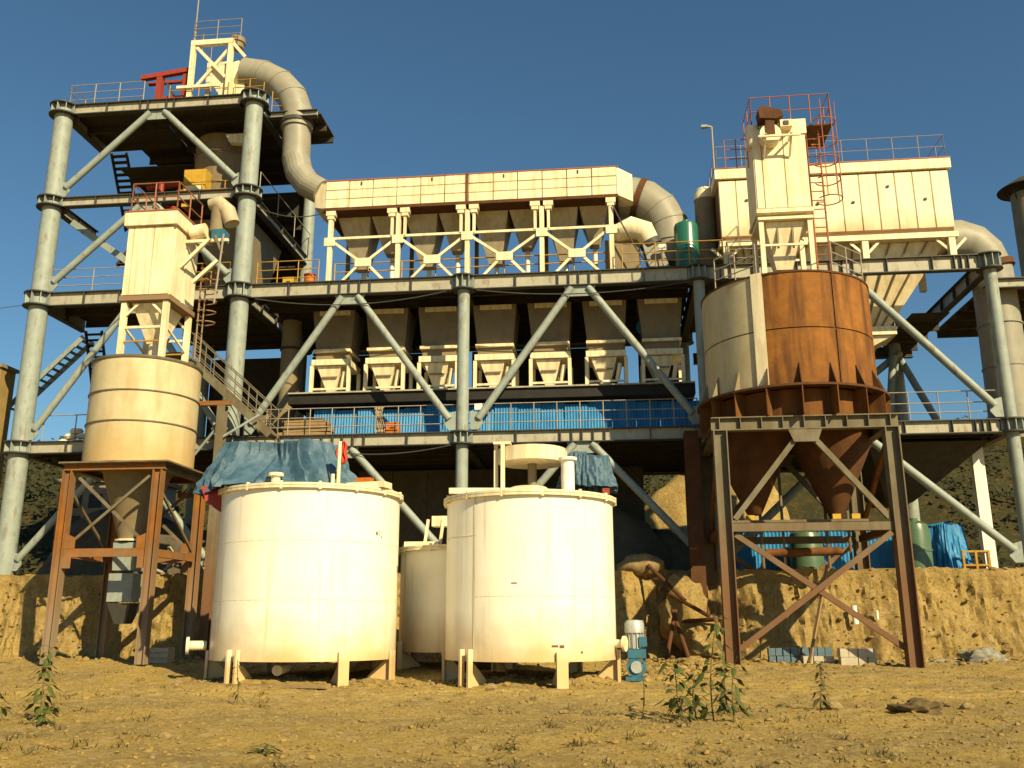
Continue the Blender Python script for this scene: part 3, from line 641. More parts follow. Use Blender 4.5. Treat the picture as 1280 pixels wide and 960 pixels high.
dr = thing('bent_duct', 'grey clad duct bending down from the right end of the baghouse', 'duct', at(1230, 330, 2))
pa = [at(x, y, 2.0) for x, y in ((1176, 303), (1196, 302), (1214, 307), (1228, 319), (1238, 338), (1243, 362))] + [Vector((at(1243, 362, 2).x, 2.0, z)) for z in (12.4, 11, 9.6, 8.1)]
MB().path(pa, [.86, .86, .84, .82, .8, .78, .78, .8, .82, .84], 26).build('pipe', 'duct', dr, True)
MB().tube(at(1236, 333, 2), at(1239, 340, 2), .9, 26).build('rust_ring', 'rust_dark', dr, True)
for z in (12.6, 10.9, 9.3): MB().tube((pa[6].x, 2, z), (pa[6].x, 2, z+.05), .83, 26).build('seam_band', 'duct', dr, True)
dv = thing('vertical_duct', 'tan vertical pipe with rounded foot behind the left diagonal brace', 'pipe', at(362, 500, 3))
q0 = at(360, 505, 3); MB().path([Vector((q0.x, 3, 14.2)), Vector((q0.x, 3, 12)), Vector((q0.x, 3, 10.6)), Vector((q0.x-.12, 3, 10.1)), Vector((q0.x-.5, 3, 9.75)), Vector((q0.x-1.2, 3, 9.6))], .42, 18).build('pipe', 'tan', dv, True)
MB().tube((q0.x, 3, 12.9), (q0.x, 3, 13.0), .48, 18).build('flange_ring', 'dark', dv, True)

sk = thing('chimney_stack', 'dark round stack with conical rain cap at the right edge', 'chimney', (19.6, 8, 3.3))
cx = at(1291, 300, 8).x
MB().lathe((cx, 8), [(.72, 3.3), (.66, 20.9), (.6, 20.9), (.6, 19)], 28).build('stack', 'tan', sk, True)
MB().lathe((cx, 8), [(1.18, 21.1), (1.2, 21.14), (.25, 21.75), (0, 21.8)], 28).build('rain_cap', 'dark', sk, True)
for k in range(4): t = k*PI/2+.5; MB().tube((cx+.63*math.cos(t), 8+.63*math.sin(t), 20.5), (cx+.8*math.cos(t), 8+.8*math.sin(t), 21.3), .03, 6).build('strut', 'dark', sk)

# ------------------------------------------------------------------ tower roof equipment
rs = thing('roof_separator', 'cream braced box frame with hopper on top of the tower', 'separator', (-17, 1, 23.57))
for x, y in ((-18.05, .6), (-16.3, .6), (-18.05, 2.3), (-16.3, 2.3)): MB().box((x-.1, y-.1, 23.58), (x+.1, y+.1, 26.75)).build('post', 'cream', rs)
for y in (.6, 2.3): MB().box((-18.15, y-.11, 26.62), (-16.2, y+.11, 26.86)).build('top_beam', 'cream', rs)
for y in (.6, 2.3):
    MB().bar((-17.9, y, 26.55), (-16.45, y, 24.95), .09, .14).build('brace', 'cream', rs); MB().bar((-17.85, y+.1, 24.6), (-16.4, y+.1, 26.5), .09, .14).build('brace', 'cream', rs)
MB().bar((-16.25, .6, 26.7), (-15.6, .6, 25.9), .1, .14).build('brace', 'cream', rs)
MB().box((-18.6, .42, 24.42), (-16.6, .5, 24.55)).build('low_beam', 'cream', rs)
MB().prism([(-17.2, .75, 25.5), (-16.35, .75, 25.75), (-15.62, .75, 25.95), (-15.62, .75, 23.6), (-16.4, .75, 23.6), (-17.2, .75, 24.9)], (0, 1.4, 0)).build('hopper_casing', 'cream', rs)
MB().lathe((-16.35, 1.3), [(0, 26.86), (.3, 26.86), (.3, 27.1), (.36, 27.12), (.36, 27.35), (.22, 27.45), (0, 27.46)], 18).build('fan', 'tan', rs, True)
rail(rs, [(-18.1, 2.4, 26.8), (-18.1, .6, 26.8), (-15.9, .6, 26.8)], 'palerail', step=1.1, r=.018)
rail(rs, [(-18.9, .45, 23.6), (-16.2, .45, 23.6)], 'yellow', step=1.3, rails=(.72,), h=1.0)
rail(rs, [(-15.9, .5, 23.6), (-14.6, .5, 23.6)], 'yellow', step=.7)
lr = thing('lightning_rod', 'thin pale mast rising above the tower roof', 'mast', (-18.15, 1, 24))
MB().tube((-18.2, .9, 23.6), (-18.2, .9, 27.6), .05, 8).tube((-18.2, .9, 27.6), (-18.2, .9, 31.0), .03, 8).build('mast', 'palerail', lr)
MB().box((-18.3, .8, 26.9), (-18.1, 1.0, 27.0)).build('clamp', 'grey', lr)
rc = thing('pipe_rack', 'red steel crane frame on the tower roof beside the cream box', 'crane', (-19.4, 1, 23.57))
MB().bar((-20.55, .9, 25.35), (-18.3, .9, 25.62), .22, .2).build('jib', 'red', rc)
MB().bar((-20.4, 1.3, 25.3), (-18.4, 1.5, 25.5), .14, .12).build('side_bar', 'red', rc)
for x in (-19.65, -18.42): MB().box((x-.13, .8, 23.6), (x+.13, 1.05, 25.4)).build('post', 'red', rc)
MB().box((-19.4, .7, 23.6), (-18.4, 1.3, 24.25)).build('winch', 'red', rc)
MB().bar((-19.3, .9, 25.0), (-18.95, .9, 24.4), .08, .1).build('brace', 'edge', rc)
MB().lathe((-19.75, .7), [(0, 23.6), (.32, 23.6), (.3, 23.9), (.12, 24.05), (0, 24.06)], 16).build('cap', 'cream', rc, True)

# inside the tower
cy = thing('cyclone', 'dull tan cyclone vessel between the third and fourth tower decks', 'cyclone', (-17.2, 3.4, 19.2))
MB().lathe((-17.3, 3.2), [(0, 22.98), (1.35, 22.98), (1.35, 20.6), (.6, 19.3), (.6, 19.15)], 30).build('shell', 'tan', cy, True)
for z in (20.6, 22.1): MB().lathe((-17.3, 3.2), [(1.34, z), (1.4, z), (1.4, z+.08), (1.34, z+.08)], 30).build('hoop', 'tan', cy)
MB().prism([(-16.6, 1.4, 22.6), (-15.7, 1.4, 22.6), (-15.6, 1.4, 22.1), (-16.4, 1.4, 22.2)], (0, .3, 0)).build('cream_duct', 'cream', cy)  # short duct stub in plain cream
bx = thing('control_cabinet', 'yellow cabinet standing on the third tower deck', 'cabinet', (-17.9, 1.4, 19.12))
MB().box((-18.3, 1.3, 19.13), (-17.3, 1.9, 20.9)).build('cabinet', 'ybox', bx); door = MB().box((-18.2, 1.26, 19.3), (-17.4, 1.295, 20.1)).build('door', 'cream', bx)
MB().box((-17.55, 1.235, 19.6), (-17.5, 1.26, 19.8)).build('handle', 'edge', door)
rp = thing('red_pipework', 'red pipes and valve gear above the left filter under the third deck', 'pipes', (-20, 3, 19))
for a, b in (((-20.6, 2.6, 19.4), (-19.0, 2.6, 20.6)), ((-20.3, 3.0, 20.4), (-18.9, 3.0, 19.5)), ((-19.9, 2.4, 18.8), (-19.9, 2.4, 20.9)), ((-20.8, 2.8, 20.9), (-19.2, 2.8, 21.0))): MB().tube(a, b, .13, 10).build('pipe', 'red', rp, True)
lh = thing('tower_hopper', 'big shaded grey hopper behind the right tower column under the third deck', 'hopper', (-16.8, 3.4, 14.8))
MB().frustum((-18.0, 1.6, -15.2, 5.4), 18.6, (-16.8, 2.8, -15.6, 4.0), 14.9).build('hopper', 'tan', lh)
MB().lathe((-17.3, 3.2), [(.6, 19.1), (.6, 18.62)], 20).build('neck', 'tan', lh)
for x in (-18.6, -15.4): MB().box((x-.1, 1.5, 14.84), (x+.1, 1.7, 18.6)).build('leg', 'dark', lh)

# ------------------------------------------------------------------ left cream silo on rusty frame
SX, SY = -15.98, -4.4
sl = thing('storage_silo', 'tan banded cylindrical silo on an orange rusty frame at left', 'silo', (SX, SY, .35))
def sil(z0, z1, r=1.78): return MB().lathe((SX, SY), [(r, z0), (r, z1)], 56)
for z0, z1 in ((6.6, 7.92), (7.96, 8.95), (8.99, 10.12)): sil(z0, z1).build('shell_ring', 'tan_silo', sl, True)
for z in (7.92, 8.95): MB().lathe((SX, SY), [(1.75, z), (1.815, z), (1.815, z+.04), (1.75, z+.04)], 56).build('weld_band', 'brown_frame', sl)
MB().lathe((SX, SY), [(0, 10.06), (1.8, 10.06), (1.83, 10.10), (1.83, 10.16), (1.7, 10.18), (0, 10.2)], 56).build('roof', 'brown_frame', sl, True)
MB().lathe((SX, SY), [(1.78, 6.595), (1.2, 6.5), (1.1, 6.4), (.38, 4.15), (.30, 4.1)], 40).build('cone', 'tan', sl, True)
MB().lathe((SX, SY), [(.3, 4.16), (.52, 4.16), (.52, 4.22), (.3, 4.22)], 24).build('cone_flange', 'cream', sl)
MB().frustum((SX-.4, SY-.4, SX+.4, SY+.4), 4.1, (SX-.36, SY-.36, SX+.36, SY+.36), 3.2).build('slide_gate', 'grey', sl)
MB().box((SX-.42, SY-.42, 2.2), (SX+.42, SY+.42, 3.1)).build('rotary_valve', 'grey', sl)
MB().frustum((SX-.4, SY-.4, SX+.4, SY+.4), 2.15, (SX-.2, SY-.2, SX+.2, SY+.2), 1.5).build('outlet', 'edge', sl)
fx0, fx1, fy0, fy1 = -17.45, -14.4, -6.0, -2.9
for x in (fx0, fx1):
    for y in (fy0, fy1): MB().hbeam((x, y, .3), (x, y, 6.3), .30, .30, .03, (1, 0, 0)).build('leg', 'rust_frame', sl)
for y in (fy0, fy1): MB().hbeam((fx0-.2, y, 6.42), (fx1+.2, y, 6.42), .24, .22, .03, (0, 0, 1)).build('top_beam', 'rust_frame', sl)
for x in (fx0, fx1): MB().hbeam((x, fy0+.13, 6.42), (x, fy1-.13, 6.42), .24, .21, .03, (0, 0, 1)).build('top_beam', 'brown_frame', sl)
MB().box((fx0-.3, fy0-.2, 6.535), (fx1+.35, fy1+.2, 6.585)).build('platform_plate', 'brown_frame', sl)
for y in (fy0, fy1):
    MB().bar((fx0+.16, y, 3.68), (fx1-.16, y, 3.68), .14, .26).build('mid_beam', 'rust_frame', sl)
    for sg, x in ((1, fx0), (-1, fx1)):
        MB().prism([(x+sg*.15, y-.08, 3.81), (x+sg*.5, y-.08, 3.81), (x+sg*.5, y-.08, 4.15), (x+sg*.15, y-.08, 4.3)], (0, .03, 0)).build('gusset_plate', 'rust_frame', sl)
        MB().prism([(x+sg*.15, y-.08, 3.55), (x+sg*.42, y-.08, 3.55), (x+sg*.42, y-.08, 3.2), (x+sg*.15, y-.08, 3.2)], (0, .03, 0)).build('gusset_plate', 'rust_frame', sl)
    MB().bar((fx0+.45, y, 4.1), (fx1-.3, y+.0, 6.1), .07, .09).build('brace', 'brown_frame', sl); MB().bar((fx1-.45, y+.1, 4.1), (fx0+.3, y+.1, 6.1), .07, .09).build('brace', 'brown_frame', sl)
for x in (fx0, fx1):
    MB().bar((x, fy0+.19, 3.68), (x, fy1-.19, 3.68), .14, .24).build('mid_beam', 'rust_frame', sl)
    MB().bar((x, fy0+.3, 5.6), (x, fy1-.3, 3.9), .07, .09).build('brace', 'brown_frame', sl)
# stair post and stairs at the silo's right
sp = thing('access_stair', 'steel stair with handrails descending right of the tan silo', 'stairs', (-13.8, -2.4, .4))
stairs(sp, (-16.0, -1.9, 11.4), (-12.4, -1.9, 8.2), (0, .8, 0), 16, 'brown_frame', 'brown_frame')
MB().hbeam((-14.0, -2.5, .4), (-14.0, -2.5, 9.2), .3, .3, .03).build('post', 'brown_frame', sp)
MB().bar((-15.2, -2.5, 9.3), (-13.7, -2.5, 9.3), .2, .16).build('bracket_beam', 'rust_frame', sp)
MB().bar((-15.4, -2.45, 5.95), (-14.15, -2.45, 5.95), .2, .2).build('bracket_beam', 'rust_frame', sp)
MB().tube((-14.0, -2.5, 8.0), (-12.7, -2.2, 8.9), .05, 8).build('brace', 'grey', sp); MB().tube((-14.0, -2.5, 8.6), (-15.0, -2.4, 7.4), .05, 8).build('brace', 'grey', sp)
MB().box((-16.9, -2.3, 11.3), (-15.9, -1.1, 11.38)).build('landing', 'brown_frame', sp)

# filter on top of the left silo
lf = thing('bag_filter', 'narrow cream bag filter standing on top of the tan silo', 'filter', (-15.8, -4.4, 10.5))
gx0, gx1, gy0, gy1 = -16.62, -14.92, -5.5, -3.6
MB().box((gx0+.02, gy0+.03, 12.45), (gx1-.02, gy1-.02, 15.05)).build('casing', 'cream', lf)
w = (gx1-gx0)
for a, b in ((0, .13), (.14, .565), (.575, .98)):
    MB().box((gx0+w*a+.008, gy0-.03, 12.5), (gx0+w*b-.008, gy0+.028, 15.0)).build('panel', 'cream', lf)
for a, b in ((0, .48), (.5, 1)): MB().box((gx1-.018, gy0+.06+1.8*a, 12.5), (gx1+.03, gy0+.02+1.8*b, 15.0)).build('panel', 'cream', lf)
MB().box((gx0-.12, gy0-.14, 15.05), (gx1+.12, gy1+.14, 15.55)).build('cap_box', 'cream', lf)
MB().box((gx0-.15, gy0-.16, 15.55), (gx1+.15, gy1+.16, 15.6)).build('roof_sheet', 'redrail', lf)
MB().box((gx0-.06, gy0-.07, 12.28), (gx1+.06, gy1+.07, 12.45)).build('base_frame', 'rust_frame', lf)
MB().frustum((gx0+.3, gy0+.2, gx1-.3, gy1-.2), 12.26, (-15.95, -4.75, -15.55, -4.35), 10.95).build('hopper', 'cream', lf)
MB().tube((-15.75, -4.55, 10.97), (-15.75, -4.55, 10.18), .2, 16).build('spout', 'cream', lf, True)
for x in (gx0+.1, gx1-.1):
    for y in (gy0+.1, gy1-.1): MB().box((x-.09, y-.09, 10.17), (x+.09, y+.09, 12.27)).build('leg', 'cream', lf)
for y in (gy0+.1, gy1-.1):
    MB().bar((gx0+.2, y, 11.35), (gx1-.2, y, 11.35), .07, .09).build('tie_bar', 'cream', lf); MB().bar((gx0+.2, y, 10.85), (gx1-.2, y, 10.85), .05, .05).build('tie_bar', 'yellow', lf)
    for sg, x in ((1, gx0), (-1, gx1)): MB().bar((x+sg*.19, y, 11.8), (x+sg*.6, y, 12.2), .06, .08).build('knee_brace', 'cream', lf)
for x in (gx0+.1, gx1-.1): MB().bar((x, gy0+.2, 11.4), (x, gy1-.2, 10.9), .06, .07).build('tie_bar', 'cream', lf)
rail(lf, [(gx0, gy1, 15.6), (gx0, gy0, 15.6), (gx1, gy0, 15.6), (gx1, gy1, 15.6)], 'redrail', step=.85, r=.03, rails=(1.0, .5))
lad1 = ladder_mb(MB(), (gx1+.35, -3.7, 10.6), (gx1+.35, -3.7, 14.2), .4, (0, 1, 0)).build('ladder', 'rust_frame', lf)
for k in range(6):
    z = 12 + k*.4; MB().path([Vector((gx1+.35, -3.7, z))+Vector((math.sin(t)*.55, -math.cos(t)*.3, 0)) for t in [PI*i/8 for i in range(9)]], .025, 5).build('cage_hoop', 'rust_frame', lad1)
mo = thing('filter_fan', 'cream fan with curved outlet on brackets beside the top of the left filter', 'fan', (-14.3, -4.3, 14.6))
MB().path([Vector((-14.75, -4.6, 15.1)), Vector((-14.5, -4.6, 15.15)), Vector((-14.2, -4.6, 15.2))], .27, 18).build('motor', 'cream', mo, True)
MB().path([Vector((-14.25, -4.4, 16.3)), Vector((-13.9, -4.4, 16.35)), Vector((-13.55, -4.4, 16.0)), Vector((-13.35, -4.4, 15.5))], [.2, .28, .3, .28], 16).build('scroll', 'beige', mo, True)
MB().tube((-13.9, -4.4, 15.2), (-13.9, -4.4, 16.2), .25, 16).build('neck', 'tan', mo, True)
MB().bar((-14.9, -4.9, 13.7), (-13.9, -4.9, 14.75), .1, .12).build('bracket', 'cream', mo); MB().bar((-14.4, -4.9, 13.1), (-13.55, -4.9, 13.9), .1, .12).build('bracket', 'cream', mo)
MB().bar((-14.85, -4.7, 14.75), (-13.3, -4.7, 14.75), .1, .1).build('bracket', 'cream', mo)
MB().bar((-13.75, -4.8, 14.9), (-13.45, -4.8, 14.2), .07, .07).build('bracket', 'tan', mo)
MB().box((-13.95, -4.7, 14.8), (-13.5, -4.2, 15.2)).build('gear_housing', 'motor', mo)
MB().tube((-13.55, -4.9, 12.3), (-13.4, -4.9, 14.9), .035, 6).build('conduit', 'palerail', mo)

# ------------------------------------------------------------------ rusty silo at right on its own frame
QX, QY, QR = 6.11, -3.0, 2.76
rs_ = thing('rusty_silo', 'large round rust brown silo with beige left plates on a steel frame', 'silo', (QX, QY, .35))
def ang(px):      # angle on the shell facing the camera at photo column px
    best = None
    for i in range(721):
        t = -PI + PI*i/720; P = Vector((QX+QR*math.cos(t), QY+QR*math.sin(t), 10.5)) - EYE
        x = 640+F_PX*P.dot(_r)/P.dot(_f)
        if best is None or abs(x-px) < best[0]: best = (abs(x-px), t)
    return best[1]
tb, tc, td = ang(943), ang(957), ang(1044)
edges = [(-PI*1.25, tb-.35, 'tan'), (tb-.35, tb, 'tan'), (tb, tc, 'cream'), (tc, td-.012, 'rust'), (td+.012, td+.8, 'rust'), (td+.8, PI*.75, 'rust')]
for z0, z1 in ((8.58, 10.41), (10.45, 12.3)):
    for a, b, m_ in edges:
        if m_ == 'cream':
            if z0 < 9: MB().lathe((QX, QY), [(QR+.02, 8.64), (QR+.06, 8.64), (QR+.06, 12.36), (QR+.02, 12.36), (QR+.02, 8.64)], 3, a, b).build('cover_strip', 'cream', rs_)
            MB().lathe((QX, QY), [(QR, z0), (QR, z1)], 4, a, b).build('shell_plate', 'tan', rs_, True)
        else: MB().lathe((QX, QY), [(QR, z0), (QR, z1)], max(6, int((b-a)*11)), a, b).build('shell_plate', 'tan_silo' if m_ == 'tan' else 'rust', rs_, True)
MB().lathe((QX, QY), [(QR-.03, 8.58), (QR-.03, 12.25)], 56).build('liner', 'rust_dark', rs_, True)
MB().lathe((QX, QY), [(0, 12.27), (QR+.03, 12.27), (QR+.03, 12.33), (0, 12.45)], 56).build('roof', 'rust_dark', rs_, True)
MB().lathe((QX, QY), [(QR-.05, 8.5), (QR+.34, 8.5), (QR+.34, 8.57), (QR-.05, 8.57)], 56).build('ring_flange', 'rust_dark', rs_)
MB().lathe((QX, QY), [(QR-.2, 8.5), (QR-.2, 7.62)], 56).build('skirt', 'rust', rs_, True)
for k in range(18):
    t = 2*PI*k/18+.1; c = Vector((math.cos(t), math.sin(t), 0)); o_ = Vector((QX, QY, 0)); tt = Vector((-math.sin(t), math.cos(t), 0))*.03
    MB().prism([o_+c*(QR-.18)+Vector((0,0,7.64))-tt/2, o_+c*(QR+.32)+Vector((0,0,7.64))-tt/2, o_+c*(QR+.32)+Vector((0,0,8.495))-tt/2, o_+c*(QR-.18)+Vector((0,0,8.495))-tt/2], tt).build('rib', 'rust', rs_)
    MB().prism([o_+c*(QR+.01)+Vector((0,0,8.575))-tt/2, o_+c*(QR+.3)+Vector((0,0,8.575))-tt/2, o_+c*(QR+.01)+Vector((0,0,9.3))-tt/2], tt).build('gusset_plate', 'tan' if -PI*1.2 < (t-2*PI if t > PI*.75 else t) < tb else 'rust_dark', rs_)
MB().lathe((QX-1.45, QY), [(1.42, 7.75), (1.35, 7.3), (.25, 4.95), (.2, 4.9)], 32).build('cone', 'rust_dark', rs_, True)
MB().lathe((QX+1.15, QY), [(1.42, 7.75), (1.35, 7.3), (.2, 4.75), (.16, 4.7)], 32).build('cone', 'rust_dark', rs_, True)
MB().lathe((QX, QY), [(0, 7.78), (QR-.2, 7.78)], 40).build('floor_plate', 'rust_dark', rs_)
hx0, hx1, hy0, hy1 = 3.38, 8.45, -5.6, -.95
for x in (hx0, hx1):
    for y in (hy0, hy1): MB().hbeam((x, y, .25), (x, y, 7.2), .42, .42, .035, (1, 0, 0)).build('leg', 'brown_frame', rs_)
for y in (hy0, hy1):
    q = MB(); q.hbeam((hx0-.25, y, 7.41), (hx1+.25, y, 7.41), .3, .42, .035, (0, 0, 1))
    for i in range(9):
        x = hx0 + (hx1-hx0)*i/8; q.box((x-.012, y-.148, 7.24), (x+.012, y+.148, 7.58))
    q.build('top_beam', 'brown_frame', rs_)
    zb = 4.25
    MB().bar((hx0+.2, y, zb), (hx1-.2, y, zb), .2, .24).build('mid_beam', 'brown_frame', rs_)
    xm = (hx0+hx1)/2
    MB().prism([(xm-.5, y-.17, 7.18), (xm+.5, y-.17, 7.18), (xm+.35, y-.17, 6.8), (xm-.35, y-.17, 6.8)], (0, .03, 0)).build('gusset_plate', 'brown_frame', rs_)
    for sg, e in ((-1, hx0+.3), (1, hx1-.3)):
        MB().bar((xm+sg*.25, y, 6.95), (e, y, 4.5), .16, .16).build('brace', 'brown_frame', rs_)
    MB().bar((hx0+.3, y+.07, 4.05), (hx1-.15, y+.07, .75), .13, .16).build('brace', 'brown_frame', rs_); MB().bar((hx1-.3, y-.1, 4.05), (hx0+.2, y-.1, .75), .13, .16).build('brace', 'brown_frame', rs_)
for x in (hx0, hx1):
    MB().hbeam((x, hy0+.16, 7.41), (x, hy1-.16, 7.41), .28, .4, .035, (0, 0, 1)).build('top_beam', 'brown_frame', rs_)
    MB().bar((x, hy0+.22, 4.25), (x, hy1-.22, 4.25), .2, .22).build('mid_beam', 'rust_dark', rs_)
    MB().bar((x, hy0+.3, 7.0), (x, hy1-.3, 4.5), .12, .14).build('brace', 'rust', rs_)
wk = MB().box((hx0+.3, -3.4, 4.62), (hx1-.3, -1.4, 4.7)).build('walkway', 'brown_frame', rs_)
MB().tube((5.0, -2.6, 3.7), (7.4, -2.6, 3.75), .14, 12).build('screw_pipe', 'rust', rs_, True)
for x, y in ((4.5, -3.1), (7.2, -3.2), (7.8, -3.2)): MB().cbox((x, y, 4.8), (.26, .2, .16)).build('valve', 'ybox', rs_)
for x in (4.9, 5.6, 7.0, 7.7): MB().tube((x, -2.6, 3.2), (x, -2.6, 7.6), .05, 8).build('conduit', 'brown_frame', rs_)
MB().tube((6.11, -3.6, 13.04), (6.11, -3.6, 12.4), .2, 16).build('inlet_spout', 'cream', rs_, True)
rail(rs_, [(3.7, -4.2, 12.3), (4.9, -5.2, 12.4)], 'palerail', step=.8); rail(rs_, [(7.3, -5.2, 12.4), (8.5, -4.2, 12.3)], 'palerail', step=.8)

# filter on the rusty silo
rf = thing('bag_filter', 'tall white bag filter standing on the rusty silo with red ladder', 'filter', (6.05, -3.7, 13.2))
kx0, kx1, ky0, ky1 = 5.22, 6.98, -4.55, -2.9
MB().box((kx0+.02, ky0+.03, 15.0), (kx1-.02, ky1, 18.0)).build('casing', 'cream', rf)
w = kx1-kx0
for a, b in ((0, .14), (.15, .56), (.57, 1)): MB().box((kx0+w*a+.008, ky0-.03, 15.05), (kx0+w*b-.008, ky0+.028, 18.0)).build('panel', 'cream', rf)
MB().box((kx0-.03, ky0-.0, 15.02), (kx0+.018, ky1-.02, 18.0)).build('panel', 'cream', rf)
MB().box((kx0+.32, ky0-.08, 17.75), (kx1+.05, ky1+.05, 18.3)).build('cap_box', 'cream', rf)
MB().tube((kx0+.05, ky0+.2, 17.4), (kx0+.05, ky0+.2, 18.2), .24, 16).build('round_drum', 'cream', rf, True)
MB().box((kx0-.06, ky0-.08, 14.86), (kx1+.06, ky1+.06, 15.0)).build('base_frame', 'cream', rf)
MB().box((kx0-.03, ky0-.05, 14.62), (kx1+.03, ky1+.03, 14.72)).build('base_frame', 'cream', rf)
MB().frustum((kx0+.22, ky0+.15, kx1-.22, ky1-.15), 14.6, (5.8, -3.95, 6.35, -3.5), 13.05).build('hopper', 'cream', rf)
for x in (5.85, 6.35): MB().box((x-.03, ky0+.2, 13.7), (x+.03, ky0+.3, 14.55)).build('hopper_rib', 'tan', rf)
for x in (kx0+.08, kx1-.08):
    for y in (ky0+.1, ky1-.1): MB().box((x-.08, y-.08, 12.36), (x+.08, y+.08, 14.62)).build('leg', 'cream', rf)
for y in (ky0+.1, ky1-.1): MB().bar((kx0+.16, y, 13.75), (kx1-.16, y, 13.75), .05, .07).build('tie_bar', 'cream', rf)
lad2 = ladder_mb(MB(), (kx1+.3, -4.3, 12.4), (kx1+.3, -4.3, 18.3), .42, (1, 0, 0)).build('ladder', 'redrail', rf)
for k in range(5):
    z = 15.3+.72*k; MB().path([Vector((kx1+.3+.24, -4.3, z))]+[Vector((kx1+.65, -4.45, z))+Vector((math.cos(t)*.42, math.sin(t)*.42, 0)) for t in [PI*.9-PI*1.75*i/12 for i in range(13)]], .022, 5).build('cage_hoop', 'redrail', lad2)
for t in (.5, -.3, -1.1, -1.9):
    c = Vector((kx1+.65+math.cos(t)*.42, -4.45+math.sin(t)*.42, 0)); MB().tube(c+Vector((0,0,15.3)), c+Vector((0,0,18.9)), .016, 5).build('cage_bar', 'redrail', lad2)
rail(rf, [(kx0, ky1, 18.15), (kx0, ky0, 18.15), (kx1+.9, ky0, 18.15), (kx1+.9, ky1, 18.15)], 'redrail', step=.75, r=.022, rails=(1.0, .5))
MB().box((kx1, ky0, 18.05), (kx1+.95, ky1, 18.1)).build('landing', 'rust_dark', rf)
rail(rf, [(kx0-.9, ky0+.6, 16.9), (kx0-.1, ky0+.6, 16.9)], 'redrail', step=.4, r=.02)
fn = thing('exhaust_fan', 'brown hooded fan mounted on the front top corner of the right filter', 'fan', (5.8, -4.9, 18.2))
MB().prism([(5.42, -5.1, 18.15), (5.95, -5.1, 18.1), (6.2, -5.1, 18.2), (6.15, -5.1, 18.42), (5.5, -5.1, 18.62), (5.38, -5.1, 18.5)], (0, .55, 0)).build('hood', 'rust_dark', fn)
MB().tube((5.75, -5.0, 17.6), (5.75, -4.6, 17.6), .36, 20).build('scroll', 'cream', fn, True)
MB().box((5.6, -5.05, 17.5), (5.9, -4.7, 18.14)).build('discharge', 'rust_dark', fn)
MB().box((6.1, -5.0, 17.85), (6.5, -4.62, 18.1)).build('motor', 'cream', fn); MB().box((6.2, -5.03, 17.9), (6.38, -5.0, 18.04)).build('motor_end', 'edge', fn)
for x in (5.55, 6.4): MB().bar((x, -4.62, 16.9), (x, -5.2, 17.5), .06, .07).bar((x, -4.62, 17.48), (x, -5.2, 17.48), .06, .06).build('bracket', 'cream', fn)
MB().bar((5.3, -5.15, 17.42), (6.7, -5.15, 17.42), .07, .06).build('bracket', 'cream', fn)

# ------------------------------------------------------------------ baghouse on the right frame
bh = thing('baghouse', 'wide white ribbed baghouse with sloping hoppers on the right frame', 'baghouse', (9, 2, 14.82))
bx0, bx1 = 4.6, 13.38
MB().box((bx0+.03, .33, 15.95), (bx1-.03, 4.0, 18.6)).build('casing', 'brown_frame', bh)
npan = 13
for i in range(npan):
    w = (bx1-bx0)/npan; x0 = bx0+w*i
    MB().add([(x0+.03, .26, 16.15), (x0+w-.03, .26, 16.15), (x0+w-.03, .26, 18.5), (x0+.03, .26, 18.5), (x0, .33, 16.1), (x0+w, .33, 16.1), (x0+w, .33, 18.55), (x0, .33, 18.55)],
             [(0,1,2,3),(4,5,1,0),(5,6,2,1),(6,7,3,2),(7,4,0,3)]).build('panel', 'cream_bag', bh)
    if i % 2 == 1:
        z = random.choice((17.3, 17.6, 17.9)); MB().box((x0+w*.5, .21, z), (x0+w*.5+.1, .259, z+.08)).build('door_latch', 'edge', bh)
for k in range(4): MB().box((bx1-.03, .4+.9*k, 16.1), (bx1+.04, 1.24+.9*k, 18.5)).build('panel', 'cream_bag', bh)
MB().box((bx0-.12, .18, 18.6), (bx1+.12, 4.15, 19.02)).build('cap_box', 'cream', bh)
MB().box((bx0-.14, .16, 19.02), (bx1+.14, 4.17, 19.06)).build('roof_sheet', 'redrail', bh)
MB().box((bx0-.08, .2, 15.72), (bx1+.08, 4.1, 15.94)).build('base_beam', 'cream', bh)
for x in (4.75, 10.0, 13.2):
    for y in (.35, 3.9):
        MB().box((x-.12, y-.12, 14.84), (x+.12, y+.12, 15.71)).build('leg', 'cream', bh)
    for sg in (-1, 1): MB().bar((x+sg*.12, .35, 15.25), (x+sg*.55, .35, 15.69), .07, .1).build('knee_brace', 'cream', bh)
for hx0_, hx1_ in ((4.8, 7.4), (7.5, 13.1)):
    big = hx0_ > 7
    q0 = (hx0_, .6, hx1_, 3.9); q1 = (8.7, 2.0, 11.1, 3.2) if big else (5.6, 1.8, 6.6, 3.0); zb = 12.75 if big else 13.3
    MB().frustum(q0, 15.7, q1, zb).build('hopper', 'cream', bh)
    for i in range(1, 8):
        t = i/8; a = Vector((q0[0]+(q0[2]-q0[0])*t, .6, 15.69)); b = Vector((q1[0]+(q1[2]-q1[0])*t, q1[1], zb)); MB().bar(a+Vector((0,-.03,0)), b+Vector((0,-.03,0)), .05, .09, (0, 1, 0)).build('hopper_rib', 'tan', bh)
MB().box((8.5, 1.8, 12.4), (11.3, 3.4, 12.74)).build('hopper_flange', 'cream', bh)
MB().frustum((8.6, 1.9, 11.2, 3.3), 12.39, (9.0, 2.2, 9.6, 2.9), 11.6).build('outlet', 'cream', bh)
rail(bh, [(bx0, 3.9, 19.06), (bx0, .3, 19.06), (bx1, .3, 19.06), (bx1, 3.9, 19.06)], 'palerail', step=.95, r=.016, rails=(1.0, .5), h=1.0)
sl_ = thing('lamp_post', 'thin lamp post with a small lamp head at the baghouse corner', 'lamp', (4.5, .3, 19.06))
